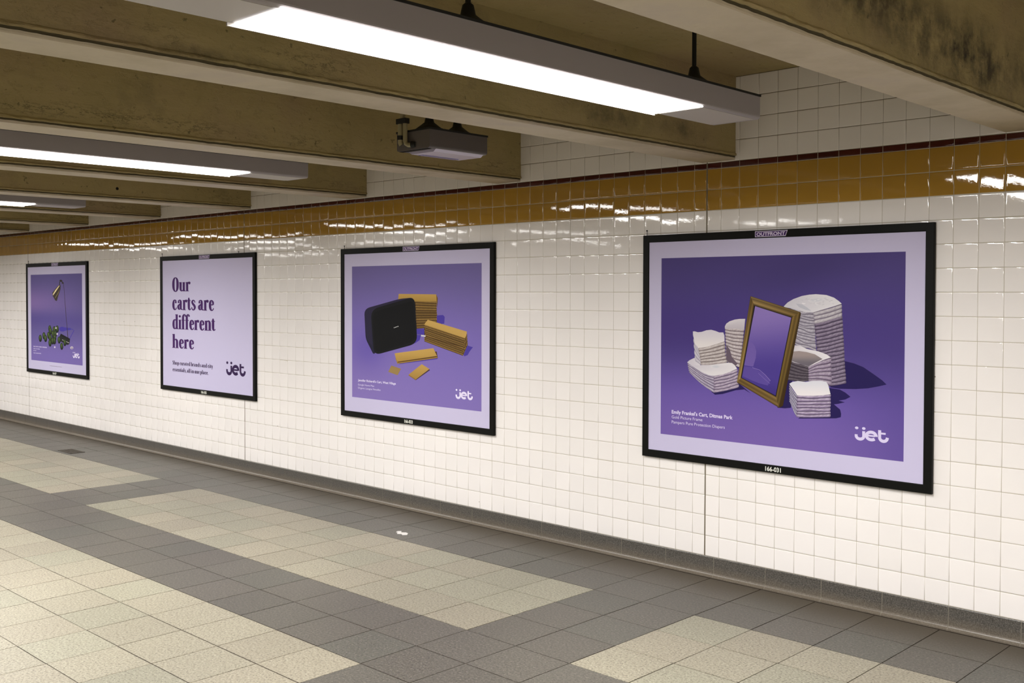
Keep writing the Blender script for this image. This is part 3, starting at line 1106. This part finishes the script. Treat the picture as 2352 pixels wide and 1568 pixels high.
def framed_poster(name, px, label, inner, badge, plate, screws, number):
    """px: outline pixels (left x, right x, top-left y, bottom-left y); everything else follows on the wall"""
    X0, Zt = on_wall(px[0], px[2], FY_)
    _, Zb = on_wall(px[0], px[3], FY_)
    X1 = on_wall(px[1], px[4], 0.0)[0]
    loc = W((X0 + X1) / 2, 0, Zb)
    o = empty(name, loc, label, 'poster', 'black framed advertising posters along the tiled wall')
    ft = 0.36
    a0, a1, zb, zt = X0 * U, X1 * U, (Zb + ZB) * U, (Zt + ZB) * U
    yf, yb = FY_ * U, -0.0005
    t = ft * U
    b = MB()
    # mitred moulding: bevelled rectangular section swept round the four sides
    prof = [(0, yb), (0, yf + .002), (.002, yf), (t - .004, yf), (t, yf + .003), (t, PY_ * U - .0002), (t + .004, PY_ * U + .001), (t + .004, yb)]
    cor = [(a0, zb, 1, 1), (a1, zb, -1, 1), (a1, zt, -1, -1), (a0, zt, 1, -1)]
    vs_ = []
    for (x, z_, sx, sz) in cor:
        for d, yy in prof:
            vs_.append((x + sx * d, yy, z_ + sz * d))
    n = len(prof)
    b.add(vs_, [(c * n + i, c * n + (i + 1) % n, ((c + 1) % 4) * n + (i + 1) % n, ((c + 1) % 4) * n + i) for c in range(4) for i in range(n)])
    b.build('frame', M['black_frame'], o)
    # badge on the top rail
    pr = Print()
    bx0, bx1 = on_wall(badge[0], 550, FY_)[0], on_wall(badge[1], 550, FY_)[0]
    cz = Zt - ft * .5
    hh = .135
    lil = (200, 188, 212)
    pr.poly([(bx0, cz - hh), (bx1 - .10, cz - hh), (bx1, cz + hh), (bx0, cz + hh)], lil, True)
    pr.poly([(bx0 + .03, cz - hh + .03), (bx1 - .12, cz - hh + .03), (bx1 - .035, cz + hh - .03), (bx0 + .03, cz + hh - .03)], (62, 38, 92), True)
    text(pr, 'OUTFRONT', bx0 + .08, bx1 - .13, cz - .078, .156, lil, .032)
    ob = pr.build('maker_badge', o)
    ob.data.transform(Matrix.Translation((0, FY_ * U - PY_ * U - .0002, 0)))
    tag(ob, 'small violet OUTFRONT badge on the top rail')
    pr = Print()
    nx0, nx1 = on_wall(plate[0], 900, FY_)[0], on_wall(plate[1], 900, FY_)[0]
    cz = Zb + ft * .5
    text(pr, number, nx0, nx1, cz - .105, .21, (222, 222, 214), .022)
    ob = pr.build('number', o)
    ob.data.transform(Matrix.Translation((0, FY_ * U - PY_ * U - .0002, 0)))
    tag(ob, 'white number on the bottom rail')
    for sx, sy in screws:
        X, Z = on_wall(sx, sy, 0)
        b = MB()
        p = W(X, 0, Z)
        b.tube([(p.x, -.0002, p.z), (p.x, -.007, p.z)], .0035, 8)
        b.tube([(p.x, -.003, p.z), (p.x, -.003, (Zt + ZB) * U - .004)], .0014, 6)
        b.build('fixing_screw', M['black_frame'], o)
    return o, (X0 + ft, X1 - ft, Zb + ft, Zt - ft)


def finish(o):
    parent_at(o, o.location)


def sheet(pr, box, border, pic=None, cf=None, nx=24, ny=24):
    x0, x1, z0, z1 = box
    pr.lay = -1
    pr.grid((x0 - .02, z1 + .02), (x1 + .02, z1 + .02), (x1 + .02, z0 - .02), (x0 - .02, z0 - .02), 1, 1, lambda a, t: border, True)
    if pic:
        a0, a1, b0, b1 = pic
        pr.grid((a0, b1), (a1, b1), (a1, b0), (a0, b0), nx, ny, lambda a, t: tuple(q * .93 for q in cf(a, t)), True)


BORDER = (189, 183, 212)
LILAC = (205, 196, 228)


def ss(a, b, x):
    t = max(0, min(1, (x - a) / (b - a)))
    return t * t * (3 - 2 * t)


# ================================================================== poster: nappies and picture frame
o, box = framed_poster('framed_poster', (1477, 2147, 541, 1046, 800), 'biggest framed poster, nearest the viewer, with white nappy stacks round a gilt picture frame',
                       None, (1734, 1809), (1759, 1795), [(1487, 530)], '166-031')
pr = Print()
pa = on_wall(1519.5, 593, PY_); pb = on_wall(1519.5, 996, PY_); pc = on_wall(2078, 800, PY_)


pr.gain = .84


def bg4(a, t):
    c = mixc((80, 68, 128), (76, 62, 130), ss(0, .35, t))
    c = mixc(c, (72, 56, 126), ss(.2, .4, t) * (1 - ss(.42, .56, t)) * (1 - a * .6))
    c = mixc(c, (106, 86, 166), ss(.46, .8, t) * (1 - .35 * ss(.6, 1, a)))
    c = mixc(c, (128, 102, 172), .55 * ss(.66, 1, t) * (1 - ss(.25, .75, abs(a - .42))))
    c = mixc(c, (66, 56, 108), .5 * math.exp(-((a - .62) ** 2) / .05 - ((t - .09 - (a - .6) * -.25) ** 2) / .010))
    return c


sheet(pr, box, BORDER, (pa[0], pc[0], pb[1], pa[1]), bg4, 40, 40)
pr.view((1560, 640), 4.612)
SH = (38, 28, 84)
# shadows printed in the picture
for pts in ([(1700, 860), (1755, 872), (1850, 895), (1950, 935), (2060, 1010), (2150, 1075), (2197, 1120), (2110, 1140), (2000, 1160), (1870, 1168), (1700, 1165), (1600, 1150), (1610, 900)],
            [(1500, 1140), (1620, 1160), (1700, 1172), (1760, 1205), (1815, 1250), (1760, 1278), (1690, 1290), (1755, 1308), (1680, 1325), (1640, 1330), (1705, 1385), (1716, 1430), (1712, 1466), (1660, 1478), (1260, 1480), (1500, 1300)],
            [(1040, 1366), (1100, 1180), (1130, 1050), (1200, 1050), (1185, 1366), (1120, 1372)],
            [(340, 1195), (380, 1228), (460, 1220), (600, 1180), (690, 1172), (760, 1215), (600, 1080), (400, 1100)],
            [(480, 880), (600, 930), (640, 950), (620, 850), (500, 840)]):
    pr.poly(pts, SH)

LT, MD, DK = (226, 221, 228), (182, 172, 192), (120, 108, 132)


def nappy_face(TL, TR, BR, BL, n, lt, md, dk, sag=6, wob=3, seed=1, m=18):
    r_ = random.Random(seed)
    pr.lay += 1
    off = [[r_.uniform(-wob, wob) for _ in range(3)] for _ in range(n + 1)]
    jut = [r_.uniform(-4, 4) for _ in range(n + 1)]

    def pt(a, t, k_):
        lx = TL[0] + (BL[0] - TL[0]) * t; ly = TL[1] + (BL[1] - TL[1]) * t
        rx = TR[0] + (BR[0] - TR[0]) * t; ry = TR[1] + (BR[1] - TR[1]) * t
        q = off[k_]
        dy = sag * math.sin(math.pi * a) + q[0] * math.sin(2.2 * math.pi * a + q[1]) + q[2] * .5
        j = jut[k_] * (1 if a < .5 else -1) * abs(a - .5) * 2 * .6
        return (lx + (rx - lx) * a + j, ly + (ry - ly) * a + dy)
    pts, cols, fs = [], [], []
    for k_ in range(n):
        t0, t1 = k_ / n, (k_ + 1) / n
        rows_ = ((0, dk), (.16, mixc(dk, lt, .55)), (.34, lt), (.62, mixc(lt, md, .5)), (.82, md), (1, dk))
        o_ = len(pts)
        for i, (f_, c) in enumerate(rows_):
            for s_ in range(m + 1):
                a = s_ / m
                p0, p1 = pt(a, t0, k_), pt(a, t1, k_ + 1)
                bul = 5 * math.sin(math.pi * f_)
                x = p0[0] + (p1[0] - p0[0]) * f_ + (-bul if a == 0 else (bul if a == 1 else 0))
                pts.append((x, p0[1] + (p1[1] - p0[1]) * f_)); cols.append(mixc(c, dk, .30 * r_.random() + (.25 if a in (0, 1) else 0)))
        for i in range(len(rows_) - 1):
            for s_ in range(m):
                a = o_ + i * (m + 1) + s_
                fs.append((a, a + 1, a + m + 2, a + m + 1))
    pr.emit(pts, cols, fs)


# tall stack behind, right
nappy_face((1180, 300), (1425, 352), (1450, 760), (1225, 690), 13, (205, 200, 210), (158, 151, 166), (96, 90, 106), 10, 12, 2)
nappy_face((1425, 352), (1718, 268), (1765, 1112), (1500, 1150), 21, (166, 154, 174), (120, 106, 130), (52, 42, 64), 4, 6, 3)
nappy_face((1425, 352), (1718, 268), (1722, 400), (1432, 480), 3, (215, 210, 214), (185, 178, 186), (100, 90, 108), 4, 3, 33)
pr.poly([(1110, 290), (1150, 250), (1210, 215), (1300, 182), (1380, 168), (1450, 163), (1560, 172), (1640, 200), (1690, 235), (1722, 264), (1650, 288), (1560, 315), (1425, 354),
         (1330, 352), (1240, 328), (1180, 312), (1110, 300)], lambda p: mixc((228, 225, 230), (205, 202, 212), ss(1500, 1150, p[0])))
pr.ellipse(1450, 225, 85, 26, (205, 206, 216), (223, 220, 226), -.05)
pr.poly([(1235, 262), (1300, 270), (1350, 300), (1400, 340), (1340, 330), (1270, 300)], (192, 192, 204))
for (cx_, cy_, ww, hh_, nn, sd) in ((1450, 240, 230, 50, 26, 1), (1400, 790, 150, 50, 10, 2), (590, 475, 80, 30, 8, 3)):
    r_ = random.Random(sd)
    for _ in range(nn):
        x, y = cx_ + r_.uniform(-ww, ww) * .8, cy_ + r_.uniform(-hh_, hh_) * .7
        pr.ellipse(x, y, r_.uniform(8, 26), r_.uniform(2, 4), r_.choice(((196, 194, 206), (238, 235, 238), (205, 202, 210))), None, r_.uniform(-.5, .3), 8)
# short stack in front of it
nappy_face((1170, 850), (1372, 928), (1376, 1085), (1150, 1075), 6, (112, 104, 112), (84, 76, 86), (44, 36, 48), 8, 4, 4)
nappy_face((1372, 928), (1606, 832), (1612, 1130), (1376, 1085), 6, (192, 180, 196), (158, 142, 166), (74, 60, 84), -8, 5, 5)
pr.poly([(1215, 702), (1290, 712), (1350, 742), (1480, 770), (1560, 800), (1608, 832), (1520, 862), (1440, 900), (1372, 930), (1290, 905), (1215, 885), (1160, 860), (1180, 760)],
        lambda p: mixc((232, 228, 232), (206, 200, 208), ss(1400, 1200, p[0])))
pr.poly([(1200, 770), (1270, 765), (1350, 775), (1440, 800), (1520, 850), (1440, 890), (1372, 928), (1290, 905), (1190, 870), (1165, 820)],
        lambda p: mixc((158, 144, 142), (108, 102, 112), ss(800, 900, p[1])))
# left, behind
nappy_face((487, 505), (690, 520), (640, 940), (505, 875), 11, (222, 214, 216), (196, 184, 186), (96, 82, 88), 5, 3, 6)
pr.poly([(500, 700), (535, 745), (560, 830), (620, 900), (600, 920), (545, 900), (500, 860)], (104, 90, 104))
pr.poly([(484, 505), (500, 475), (535, 450), (590, 432), (640, 425), (700, 424), (690, 540), (600, 528), (490, 528)], lambda p: mixc((216, 210, 216), (190, 182, 192), ss(460, 540, p[1])))
# left, bottom pile
nappy_face((90, 885), (370, 1025), (372, 1206), (112, 995), 6, (206, 198, 214), (170, 160, 184), (84, 72, 98), 14, 9, 7)
nappy_face((370, 1025), (612, 952), (630, 1150), (372, 1206), 6, (212, 200, 214), (176, 160, 184), (72, 58, 86), 8, 5, 8)
pr.poly([(86, 884), (110, 862), (160, 838), (190, 850), (225, 915), (330, 905), (440, 895), (520, 888), (560, 892), (590, 915), (614, 952), (540, 985), (470, 1010), (370, 1028),
         (310, 1018), (250, 992), (190, 958), (130, 920)], lambda p: mixc((226, 222, 226), (206, 200, 212), ss(300, 100, p[0])))
pr.ellipse(390, 930, 55, 20, (200, 202, 212), (222, 218, 222))
# left, upper pile
nappy_face((148, 565), (206, 735), (234, 912), (172, 870), 5, (216, 212, 220), (196, 190, 202), (150, 142, 160), 4, 3, 9)
nappy_face((206, 733), (478, 660), (502, 888), (234, 912), 6, (224, 216, 214), (198, 188, 188), (98, 84, 84), 6, 4, 10)
pr.poly([(146, 558), (165, 556), (200, 566), (240, 562), (290, 545), (340, 540), (385, 552), (425, 568), (468, 568), (480, 600), (482, 662), (400, 690), (300, 720), (205, 735), (170, 690), (155, 620)],
        lambda p: mixc((214, 208, 218), (230, 224, 224), ss(560, 720, p[1])))
# right, bottom pile
nappy_face((1172, 1120), (1250, 1228), (1246, 1468), (1172, 1310), 7, (196, 192, 210), (160, 154, 178), (70, 62, 86), 6, 6, 11)
nappy_face((1250, 1228), (1604, 1222), (1600, 1468), (1246, 1468), 7, (210, 198, 218), (160, 142, 176), (60, 46, 76), 4, 5, 12)
pr.poly([(1168, 1112), (1200, 1092), (1260, 1082), (1340, 1092), (1420, 1080), (1500, 1080), (1560, 1092), (1582, 1130), (1604, 1222), (1520, 1234), (1420, 1238), (1330, 1238), (1252, 1234), (1215, 1180)],
        lambda p: mixc((218, 218, 228), (236, 230, 234), ss(1090, 1220, p[1])))
# gilt picture frame
ro = [(757, 183), (1285, 352), (1060, 1366), (612, 1098)]
ri = [(797, 282), (1196, 408), (1026, 1248), (656, 1047)]
pr.poly([(757, 183), (1285, 352), (1290, 372), (1100, 1345), (1060, 1366), (1040, 1340), (1200, 400), (760, 250)], (62, 44, 18))
pr.poly(ri, (30, 22, 30))
gold = [((156, 130, 82), (124, 100, 56)), ((118, 94, 48), (98, 78, 36)), ((120, 96, 54), (112, 88, 44)), ((168, 140, 80), (116, 92, 48))]
for e in range(4):
    a, b_ = ro[e], ro[(e + 1) % 4]
    c_, d_ = ri[(e + 1) % 4], ri[e]
    c1, c2 = gold[e]
    bands = (0.0, .14, .26, .5, .7, .86, 1.0)
    tone = (.45, 1.0, .62, .9, 1.12, .66, .35)
    if e == 1 or e == 2: tone = (.5, .85, 1.1, .75, .95, 1.25, .6)
    pr.grid(a, b_, c_, d_, 8, 12, lambda s_, t: mixc((20, 14, 6), mixc(c1, c2, s_), min(1.5, [tone[i] + (tone[i + 1] - tone[i]) * ((t - bands[i]) / (bands[i + 1] - bands[i])) for i in range(6) if bands[i] <= t <= bands[i + 1]][0])))
rg = [(806, 290), (1188, 412), (1022, 1236), (664, 1046)]


def mir(a, t):
    c = mixc((142, 120, 188), (76, 60, 142), ss(.05, .75, t * .8 + a * .2))
    return mixc(c, (54, 40, 118), .6 * ss(.8, 1, t) * a)


pr.grid(rg[0], rg[1], rg[2], rg[3], 10, 16, mir)
# faint nappy reflections in the glass
pr.poly([(742, 672), (775, 678), (803, 715), (818, 770), (812, 840), (785, 930), (690, 915), (715, 780)], (112, 92, 166))
pr.poly([(690, 925), (760, 935), (830, 965), (900, 1010), (968, 1075), (950, 1110), (940, 1130), (860, 1110), (780, 1080), (672, 1030)], (92, 74, 154))
pr.stroke([(775, 940), (850, 965), (910, 1015), (968, 1080)], 5, (138, 120, 186))
pr.stroke([(840, 1000), (905, 1060), (962, 1110)], 4, (126, 108, 178))
pr.build('print', o)
pr2 = Print(); pr2.lay = 60
for s_, xa, xb, yb, hh, bo in (("Emily Frankel's Cart, Ditmas Park", 1543, 1683, 949, 8.2, .028), ('Gold Picture Frame', 1543, 1613.5, 960, 7.0, .0), ('Pampers Pure Protection Diapers', 1543, 1665, 971.5, 7.0, .0)):
    A = on_wall(xa, yb, PY_); B_ = on_wall(xb, yb, PY_); Cc = on_wall(xa, yb - hh, PY_)
    text(pr2, s_, A[0], B_[0], A[1], Cc[1] - A[1], (212, 202, 232), bo)
tag(pr2.build('caption', o), 'pale lilac three line caption')
pr2 = Print(); pr2.lay = 60
A = on_wall(1963.5, 980, PY_); B_ = on_wall(2042, 1000, PY_)
zt_, zb_ = on_wall(1967, 979, PY_)[1], on_wall(2030, 1018.5, PY_)[1]
jet_logo(pr2, A[0], B_[0], zb_, zt_, LILAC)
tag(pr2.build('logo', o), 'pale smiling jet wordmark')
finish(o)

# ================================================================== poster: speaker and pasta sheets
o, box = framed_poster('framed_poster', (782, 1139, 572, 953, 780), 'square framed poster of a black speaker beside stacks of ridged yellow pasta sheets', None, (925, 963.5), (929, 948), [(792, 565)], '166-033')
pr = Print()
pa = on_wall(808.5, 612, PY_); pb = on_wall(808.5, 911, PY_); pc = on_wall(1106, 800, PY_)


pr.gain = .88


def bg3(a, t):
    c = mixc((114, 103, 160), (124, 108, 182), ss(0, .55, t))
    c = mixc(c, (134, 116, 184), ss(.5, 1, t) * (1 - .4 * a))
    return mixc(c, (92, 76, 168), .5 * math.exp(-((a - .14) ** 2) / .02 - ((t - .62) ** 2) / .02))


sheet(pr, box, BORDER, (pa[0], pc[0], pb[1], pa[1]), bg3)
pr.view((820, 660), 6.533)
S3 = (74, 60, 156)
pr.poly([(1190, 420), (1290, 412), (1316, 440), (1310, 540), (1220, 560), (1190, 540)], S3)
pr.poly([(900, 620), (1010, 620), (1030, 700), (960, 720), (940, 790), (880, 830), (840, 850), (860, 640)], S3)
pr.poly([(1600, 1010), (1660, 870), (1700, 885), (1740, 895), (1690, 960), (1660, 1015), (1610, 1032)], S3)
pr.poly([(600, 1130), (1200, 1050), (1216, 1060), (1200, 1075), (640, 1148)], S3)
pr.poly([(775, 1320), (880, 1392), (1095, 1240), (1080, 1220)], (66, 46, 60))
PT, PM, PD = (176, 142, 74), (138, 108, 52), (66, 44, 22)


def ridged(TL, TR, BR, BL, n, m_, seed=0):
    """stack of wavy edged sheets seen edge-on"""
    r_ = random.Random(seed)
    pr.grid(TL, TR, BR, BL, 1, 1, lambda a, t: PD)
    pr.lay += 1
    pts, cols, fs = [], [], []
    for k_ in range(n):
        ph = r_.random()
        tone = r_.uniform(.8, 1.05)
        jx = r_.uniform(-5, 5)
        for i in range(m_):
            a0_, a1_ = (i + ph * .6) / m_, (i + ph * .6 + .62) / m_
            if a1_ > 1.01: continue
            for (aa, tt) in ((a0_, k_ / n + .22 / n), ((a0_ + a1_) / 2, (k_ + .02) / n), (a1_, k_ / n + .22 / n), (a1_ + .12 / m_, (k_ + .75) / n), ((a0_ + a1_) / 2 + .1 / m_, (k_ + .95) / n), (a0_ + .08 / m_, (k_ + .7) / n)):
                x = (TL[0] * (1 - aa) + TR[0] * aa) * (1 - tt) + (BL[0] * (1 - aa) + BR[0] * aa) * tt + jx
                y = (TL[1] * (1 - aa) + TR[1] * aa) * (1 - tt) + (BL[1] * (1 - aa) + BR[1] * aa) * tt
                pts.append((x, y))
                cols.append(tuple(q * tone for q in (PT if tt < (k_ + .3) / n else (PM if tt < (k_ + .8) / n else (96, 70, 34)))))
            o_ = len(pts) - 6
            fs.append(tuple(range(o_, o_ + 6)))
    pr.emit(pts, cols, fs)


def zig(a, b, n, amp):
    out = []
    dx, dy = b[0] - a[0], b[1] - a[1]
    d = math.hypot(dx, dy)
    for i in range(n * 2 + 1):
        t = i / (n * 2)
        s_ = amp if i % 2 else 0
        out.append((a[0] + dx * t - dy / d * s_, a[1] + dy * t + dx / d * s_))
    return out


ridged((860, 190), (1195, 210), (1200, 600), (880, 620), 11, 17, 1)
pr.poly([(625, 98)] + zig((625, 98), (1190, 105), 40, -4)[1:] + [(1202, 205)] + zig((1202, 208), (860, 202), 18, -6)[1:] + [(618, 180)], lambda p: mixc((190, 154, 84), (170, 136, 68), ss(100, 200, p[1])))
pr.poly([(1190, 105), (1212, 160), (1206, 300), (1198, 250)], (110, 82, 40))
ridged((1008, 548), (1625, 745), (1590, 1025), (1012, 810), 9, 30, 2)
ridged((1625, 745), (1650, 690), (1662, 860), (1590, 1025), 9, 3, 5)
pr.poly(zig((1060, 488), (1650, 665), 26, -7) + [(1640, 720)] + zig((1622, 758), (1008, 552), 30, -6), lambda p: mixc((196, 160, 90), (172, 138, 68), ss(-60, 60, p[1] - 590 - (p[0] - 1060) * .33)))
pr.stroke([(1020, 730), (1200, 780), (1400, 840), (1610, 900)], 10, (70, 48, 24))
# single sheets on the ground
pr.poly(zig((580, 1040), (1195, 960), 30, 0) + [(1212, 1052)] + zig((1208, 1056), (605, 1142), 30, -6), (78, 52, 26))
pr.poly([(605, 1142), (575, 1060), (590, 1040), (612, 1120)], (150, 118, 58))
pr.poly(zig((565, 990), (1148, 912), 30, -5) + [(1205, 1040)] + zig((1200, 1022), (600, 1110), 30, -10) + [(568, 1010)], lambda p: mixc((194, 158, 86), (170, 136, 68), ss(960, 1090, p[1])))
pr.poly(zig((605, 1140), (1208, 1052), 34, 8) + zig((1206, 1040), (605, 1126), 34, -3), (160, 126, 64))
pr.poly(zig((515, 1172), (660, 1222), 8, -5) + zig((612, 1312), (470, 1262), 7, -8), (152, 126, 78))
pr.poly([(775, 1305), (972, 1150), (1088, 1222), (885, 1378)], lambda p: mixc((190, 154, 84), (160, 126, 62), ss(1150, 1380, p[1])))
pr.poly([(775, 1305), (885, 1378), (885, 1392), (775, 1322)], (140, 108, 52))
# cable
pr.stroke([(890, 705), (930, 708), (1030, 726)], 7, (120, 112, 140))
pr.stroke([(962, 720), (1028, 730)], 22, (206, 204, 212))


# speaker
def rr(pts, r, n=6):
    out = []
    m_ = len(pts)
    for i in range(m_):
        p, a, b_ = pts[i], pts[i - 1], pts[(i + 1) % m_]
        def tow(q, d):
            l_ = math.hypot(q[0] - p[0], q[1] - p[1])
            return (p[0] + (q[0] - p[0]) * d / l_, p[1] + (q[1] - p[1]) * d / l_)
        rad = r[i] if isinstance(r, (list, tuple)) else r
        s0, s1 = tow(a, rad), tow(b_, rad)
        for k_ in range(n + 1):
            t = k_ / n
            out.append(tuple((1 - t) ** 2 * s0[c] + 2 * t * (1 - t) * p[c] + t * t * s1[c] for c in (0, 1)))
    return out


pr.poly(rr([(108, 320), (640, 170), (850, 150), (880, 300), (250, 1010), (130, 770)], [90, 60, 60, 40, 40, 60]), lambda p: mixc((48, 44, 64), (34, 32, 54), ss(200, 800, p[1])))
pr.poly(rr([(110, 330), (650, 172), (830, 158), (230, 330), (200, 480), (230, 880), (140, 760)], [80, 60, 30, 40, 30, 30, 50]), (42, 37, 62))
pr.poly(rr([(205, 330), (870, 135), (905, 840), (255, 1018)], [130, 120, 120, 110]), (20, 20, 24))
pr.poly(rr([(228, 375), (850, 190), (885, 800), (275, 985)], [110, 90, 110, 100]), (13, 13, 16))
for q in range(4):
    pr.ellipse(559 + q * 19, 603 - q * 6.5, 5.5, 6.5, (225, 225, 225))
pr.build('print', o)
pr2 = Print(); pr2.lay = 70
for s_, xa, xb, yb, hh, bo in (("Jennifer Rickerdi's Cart, West Village", 822.5, 909.5, 874.8, 5.0, .028), ('Google Home Max', 822.5, 859.8, 884.5, 4.3, .0), ('Organic Lasagna Noodles', 822.5, 874.3, 892.0, 4.3, .0)):
    A = on_wall(xa, yb, PY_); B_ = on_wall(xb, yb, PY_); Cc = on_wall(xa, yb - hh, PY_)
    text(pr2, s_, A[0], B_[0], A[1], Cc[1] - A[1], (214, 206, 232), bo)
tag(pr2.build('caption', o), 'pale lilac three line caption')
pr2 = Print(); pr2.lay = 70
zt_, zb_ = on_wall(1050, 893, PY_)[1], on_wall(1080, 920, PY_)[1]
jet_logo(pr2, on_wall(1046.5, 900, PY_)[0], on_wall(1086.5, 900, PY_)[0], zb_, zt_, (218, 210, 236))
tag(pr2.build('logo', o), 'pale smiling jet wordmark')
finish(o)

# ================================================================== poster: headline
o, box = framed_poster('framed_poster', (367, 590.5, 589.5, 892.5, 740), 'lilac framed poster with the dark purple headline Our carts are different here', None, (456.5, 481.5), (462, 474.5), [(373, 583), (549, 578)], '166-035')
pr = Print()
sheet(pr, box, (191, 185, 215))
pr.build('print', o)
INK = (66, 30, 92)
pr2 = Print(); pr2.lay = 8


def line(s_, xa, xb, yb, ytop, col, tr=0):
    A = on_wall(xa, yb, PY_); B_ = on_wall(xb, yb, PY_); Cc = on_wall(xa, ytop, PY_)
    serif(pr2, s_, A[0], B_[0], A[1], Cc[1] - A[1], col, tr)


line('Our', 394.8, 438, 668.8, 647.8, INK, -14)
line('carts are', 394.8, 492.5, 711.3, 688.2, INK, -22)
line('different', 395.2, 495.3, 755.0, 733.0, INK, -22)
line('here', 395.5, 446.5, 798.3, 777.5, INK, -14)
tag(pr2.build('headline', o), 'large dark purple serif headline')
pr2 = Print(); pr2.lay = 8
D2 = (52, 34, 74)
line('Shop curated brands and city', 396, 489.5, 836.5, 830.5, D2, -14)
line('essentials, all in one place.', 396.5, 479, 851.8, 845.8, D2, -14)
tag(pr2.build('tagline', o), 'small dark serif tagline')
pr2 = Print(); pr2.lay = 8
zt_, zb_ = on_wall(522, 829.5, PY_)[1], on_wall(540, 864.5, PY_)[1]
jet_logo(pr2, on_wall(519.5, 840, PY_)[0], on_wall(564.5, 840, PY_)[0], zb_, zt_, (50, 30, 72))
tag(pr2.build('logo', o), 'dark smiling jet wordmark')
finish(o)

# ================================================================== poster: lamp and avocados
o, box = framed_poster('framed_poster', (59, 204.5, 606, 852.5, 730), 'farthest framed poster, at the left edge, showing a brass reading lamp over green avocados', None, (117.5, 133), (121.5, 130), [(66, 600)], '166-037')
pr = Print()
pa = on_wall(70.5, 631, PY_); pb = on_wall(71.5, 826, PY_); pc = on_wall(189, 730, PY_)


def bg1(a, t):
    c = mixc((100, 90, 150), (134, 110, 172), math.exp(-((t - .32) ** 2) / .03) * (1 - .8 * a))
    c = mixc(c, (92, 80, 148), math.exp(-((t - .52) ** 2) / .008))
    return mixc(c, (122, 106, 176), ss(.56, .95, t))


sheet(pr, box, BORDER, (pa[0], pc[0], pb[1], pa[1]), bg1)
pr.view((40, 580), 5.056)
SB = (66, 54, 150)
pr.ellipse(522, 888, 38, 28, SB, SB, .1)
pr.poly([(500, 862), (560, 868), (620, 876), (622, 896), (560, 905), (510, 916)], SB)
pr.stroke([(610, 884), (640, 890), (658, 902), (600, 1010)], 7, SB)
LB = (52, 46, 40)
pr.stroke([(492, 375), (490, 345), (500, 328), (515, 335), (530, 350)], 9, LB)
pr.ellipse(505, 327, 17, 12, LB, LB, .2); pr.ellipse(526, 352, 11, 10, LB, LB)
pr.stroke([(536, 355), (548, 500), (562, 700), (575, 850), (588, 1000)], [4, 4, 5, 5, 8], (58, 42, 46))
pr.poly([(488, 372), (502, 380), (500, 425), (478, 490), (458, 562), (440, 555), (408, 498), (406, 465), (440, 420), (480, 378)], (58, 50, 44))
pr.poly([(483, 380), (492, 384), (450, 450), (412, 500), (410, 480), (440, 430)], (170, 148, 104))
pr.poly([(482, 384), (488, 386), (448, 446), (416, 494), (412, 486), (442, 438)], (236, 222, 180))
pr.poly([(492, 420), (478, 470), (440, 530), (434, 524), (468, 464)], (120, 104, 74))
pr.poly([(505, 940), (612, 1000), (604, 1060), (582, 1072), (480, 1020), (488, 975)], (34, 34, 36))
pr.poly([(505, 940), (612, 1000), (608, 1018), (500, 965)], (20, 20, 22))
pr.stroke([(520, 1010), (600, 1048)], 4, (210, 205, 200))
r_ = random.Random(4)
for (x, y) in ((376, 880), (428, 890), (462, 882), (265, 990), (308, 960), (326, 992), (362, 955), (384, 905), (412, 940), (440, 940), (380, 985), (434, 985), (378, 1045), (430, 1020), (484, 1010), (550, 1040), (514, 1082), (408, 1020)):
    pr.ellipse(x + 2, y + 12, 17, 34, (14, 18, 16), (14, 18, 16))
    pr.ellipse(x, y, 17.5, 37, (84, 104, 50), (20, 28, 22), hl=(-.15, -.35))
for (x, y) in ((448, 876), (434, 1098), (462, 945), (630, 1105)):
    pr.poly([(x - 9, y), (x, y - 13), (x + 10, y - 2), (x + 2, y + 12)], (216, 206, 220))
pr.ellipse(632, 1104, 19, 17, (206, 196, 206), (170, 160, 176))
pr.ellipse(634, 1108, 7, 6, (70, 66, 80))
pr.build('print', o)
pr2 = Print(); pr2.lay = 70
pr2.view((40, 580), 5.056)
r_ = random.Random(8)
for (y, xe, hh) in ((1096, 342, 11), (1122, 262, 8), (1144, 215, 7), (1172, 272, 8)):
    x = 188
    while x < xe:
        wd = r_.uniform(4, 9)
        yy = y - 8 + (x - 188) * .09
        pr2.poly([(x, yy - hh / 2 - r_.uniform(0, 2)), (x + wd, yy - hh / 2), (x + wd, yy + hh / 2), (x, yy + hh / 2 - r_.uniform(0, 2))], (196, 186, 220))
        x += wd + r_.choice((2, 2, 2, 6))
tag(pr2.build('caption', o), 'tiny illegible pale caption')
pr2 = Print(); pr2.lay = 70
pr2.view((40, 580), 5.056)
x = 374
while x < 516:
    wd = r_.uniform(3, 8)
    yy = 1312 + (x - 374) * .12
    pr2.poly([(x, yy - 2.5), (x + wd, yy - 2.5), (x + wd, yy + 2.5), (x, yy + 2.5)], (140, 126, 150))
    x += wd + 2.5
tag(pr2.build('fine_print', o), 'hairline of grey fine print in the bottom border')
pr2 = Print(); pr2.lay = 70
zt_, zb_ = on_wall(168, 808, PY_)[1], on_wall(180, 823.5, PY_)[1]
jet_logo(pr2, on_wall(167.5, 815, PY_)[0], on_wall(183.5, 815, PY_)[0], zb_, zt_, (218, 210, 236))
tag(pr2.build('logo', o), 'pale smiling jet wordmark')
finish(o)
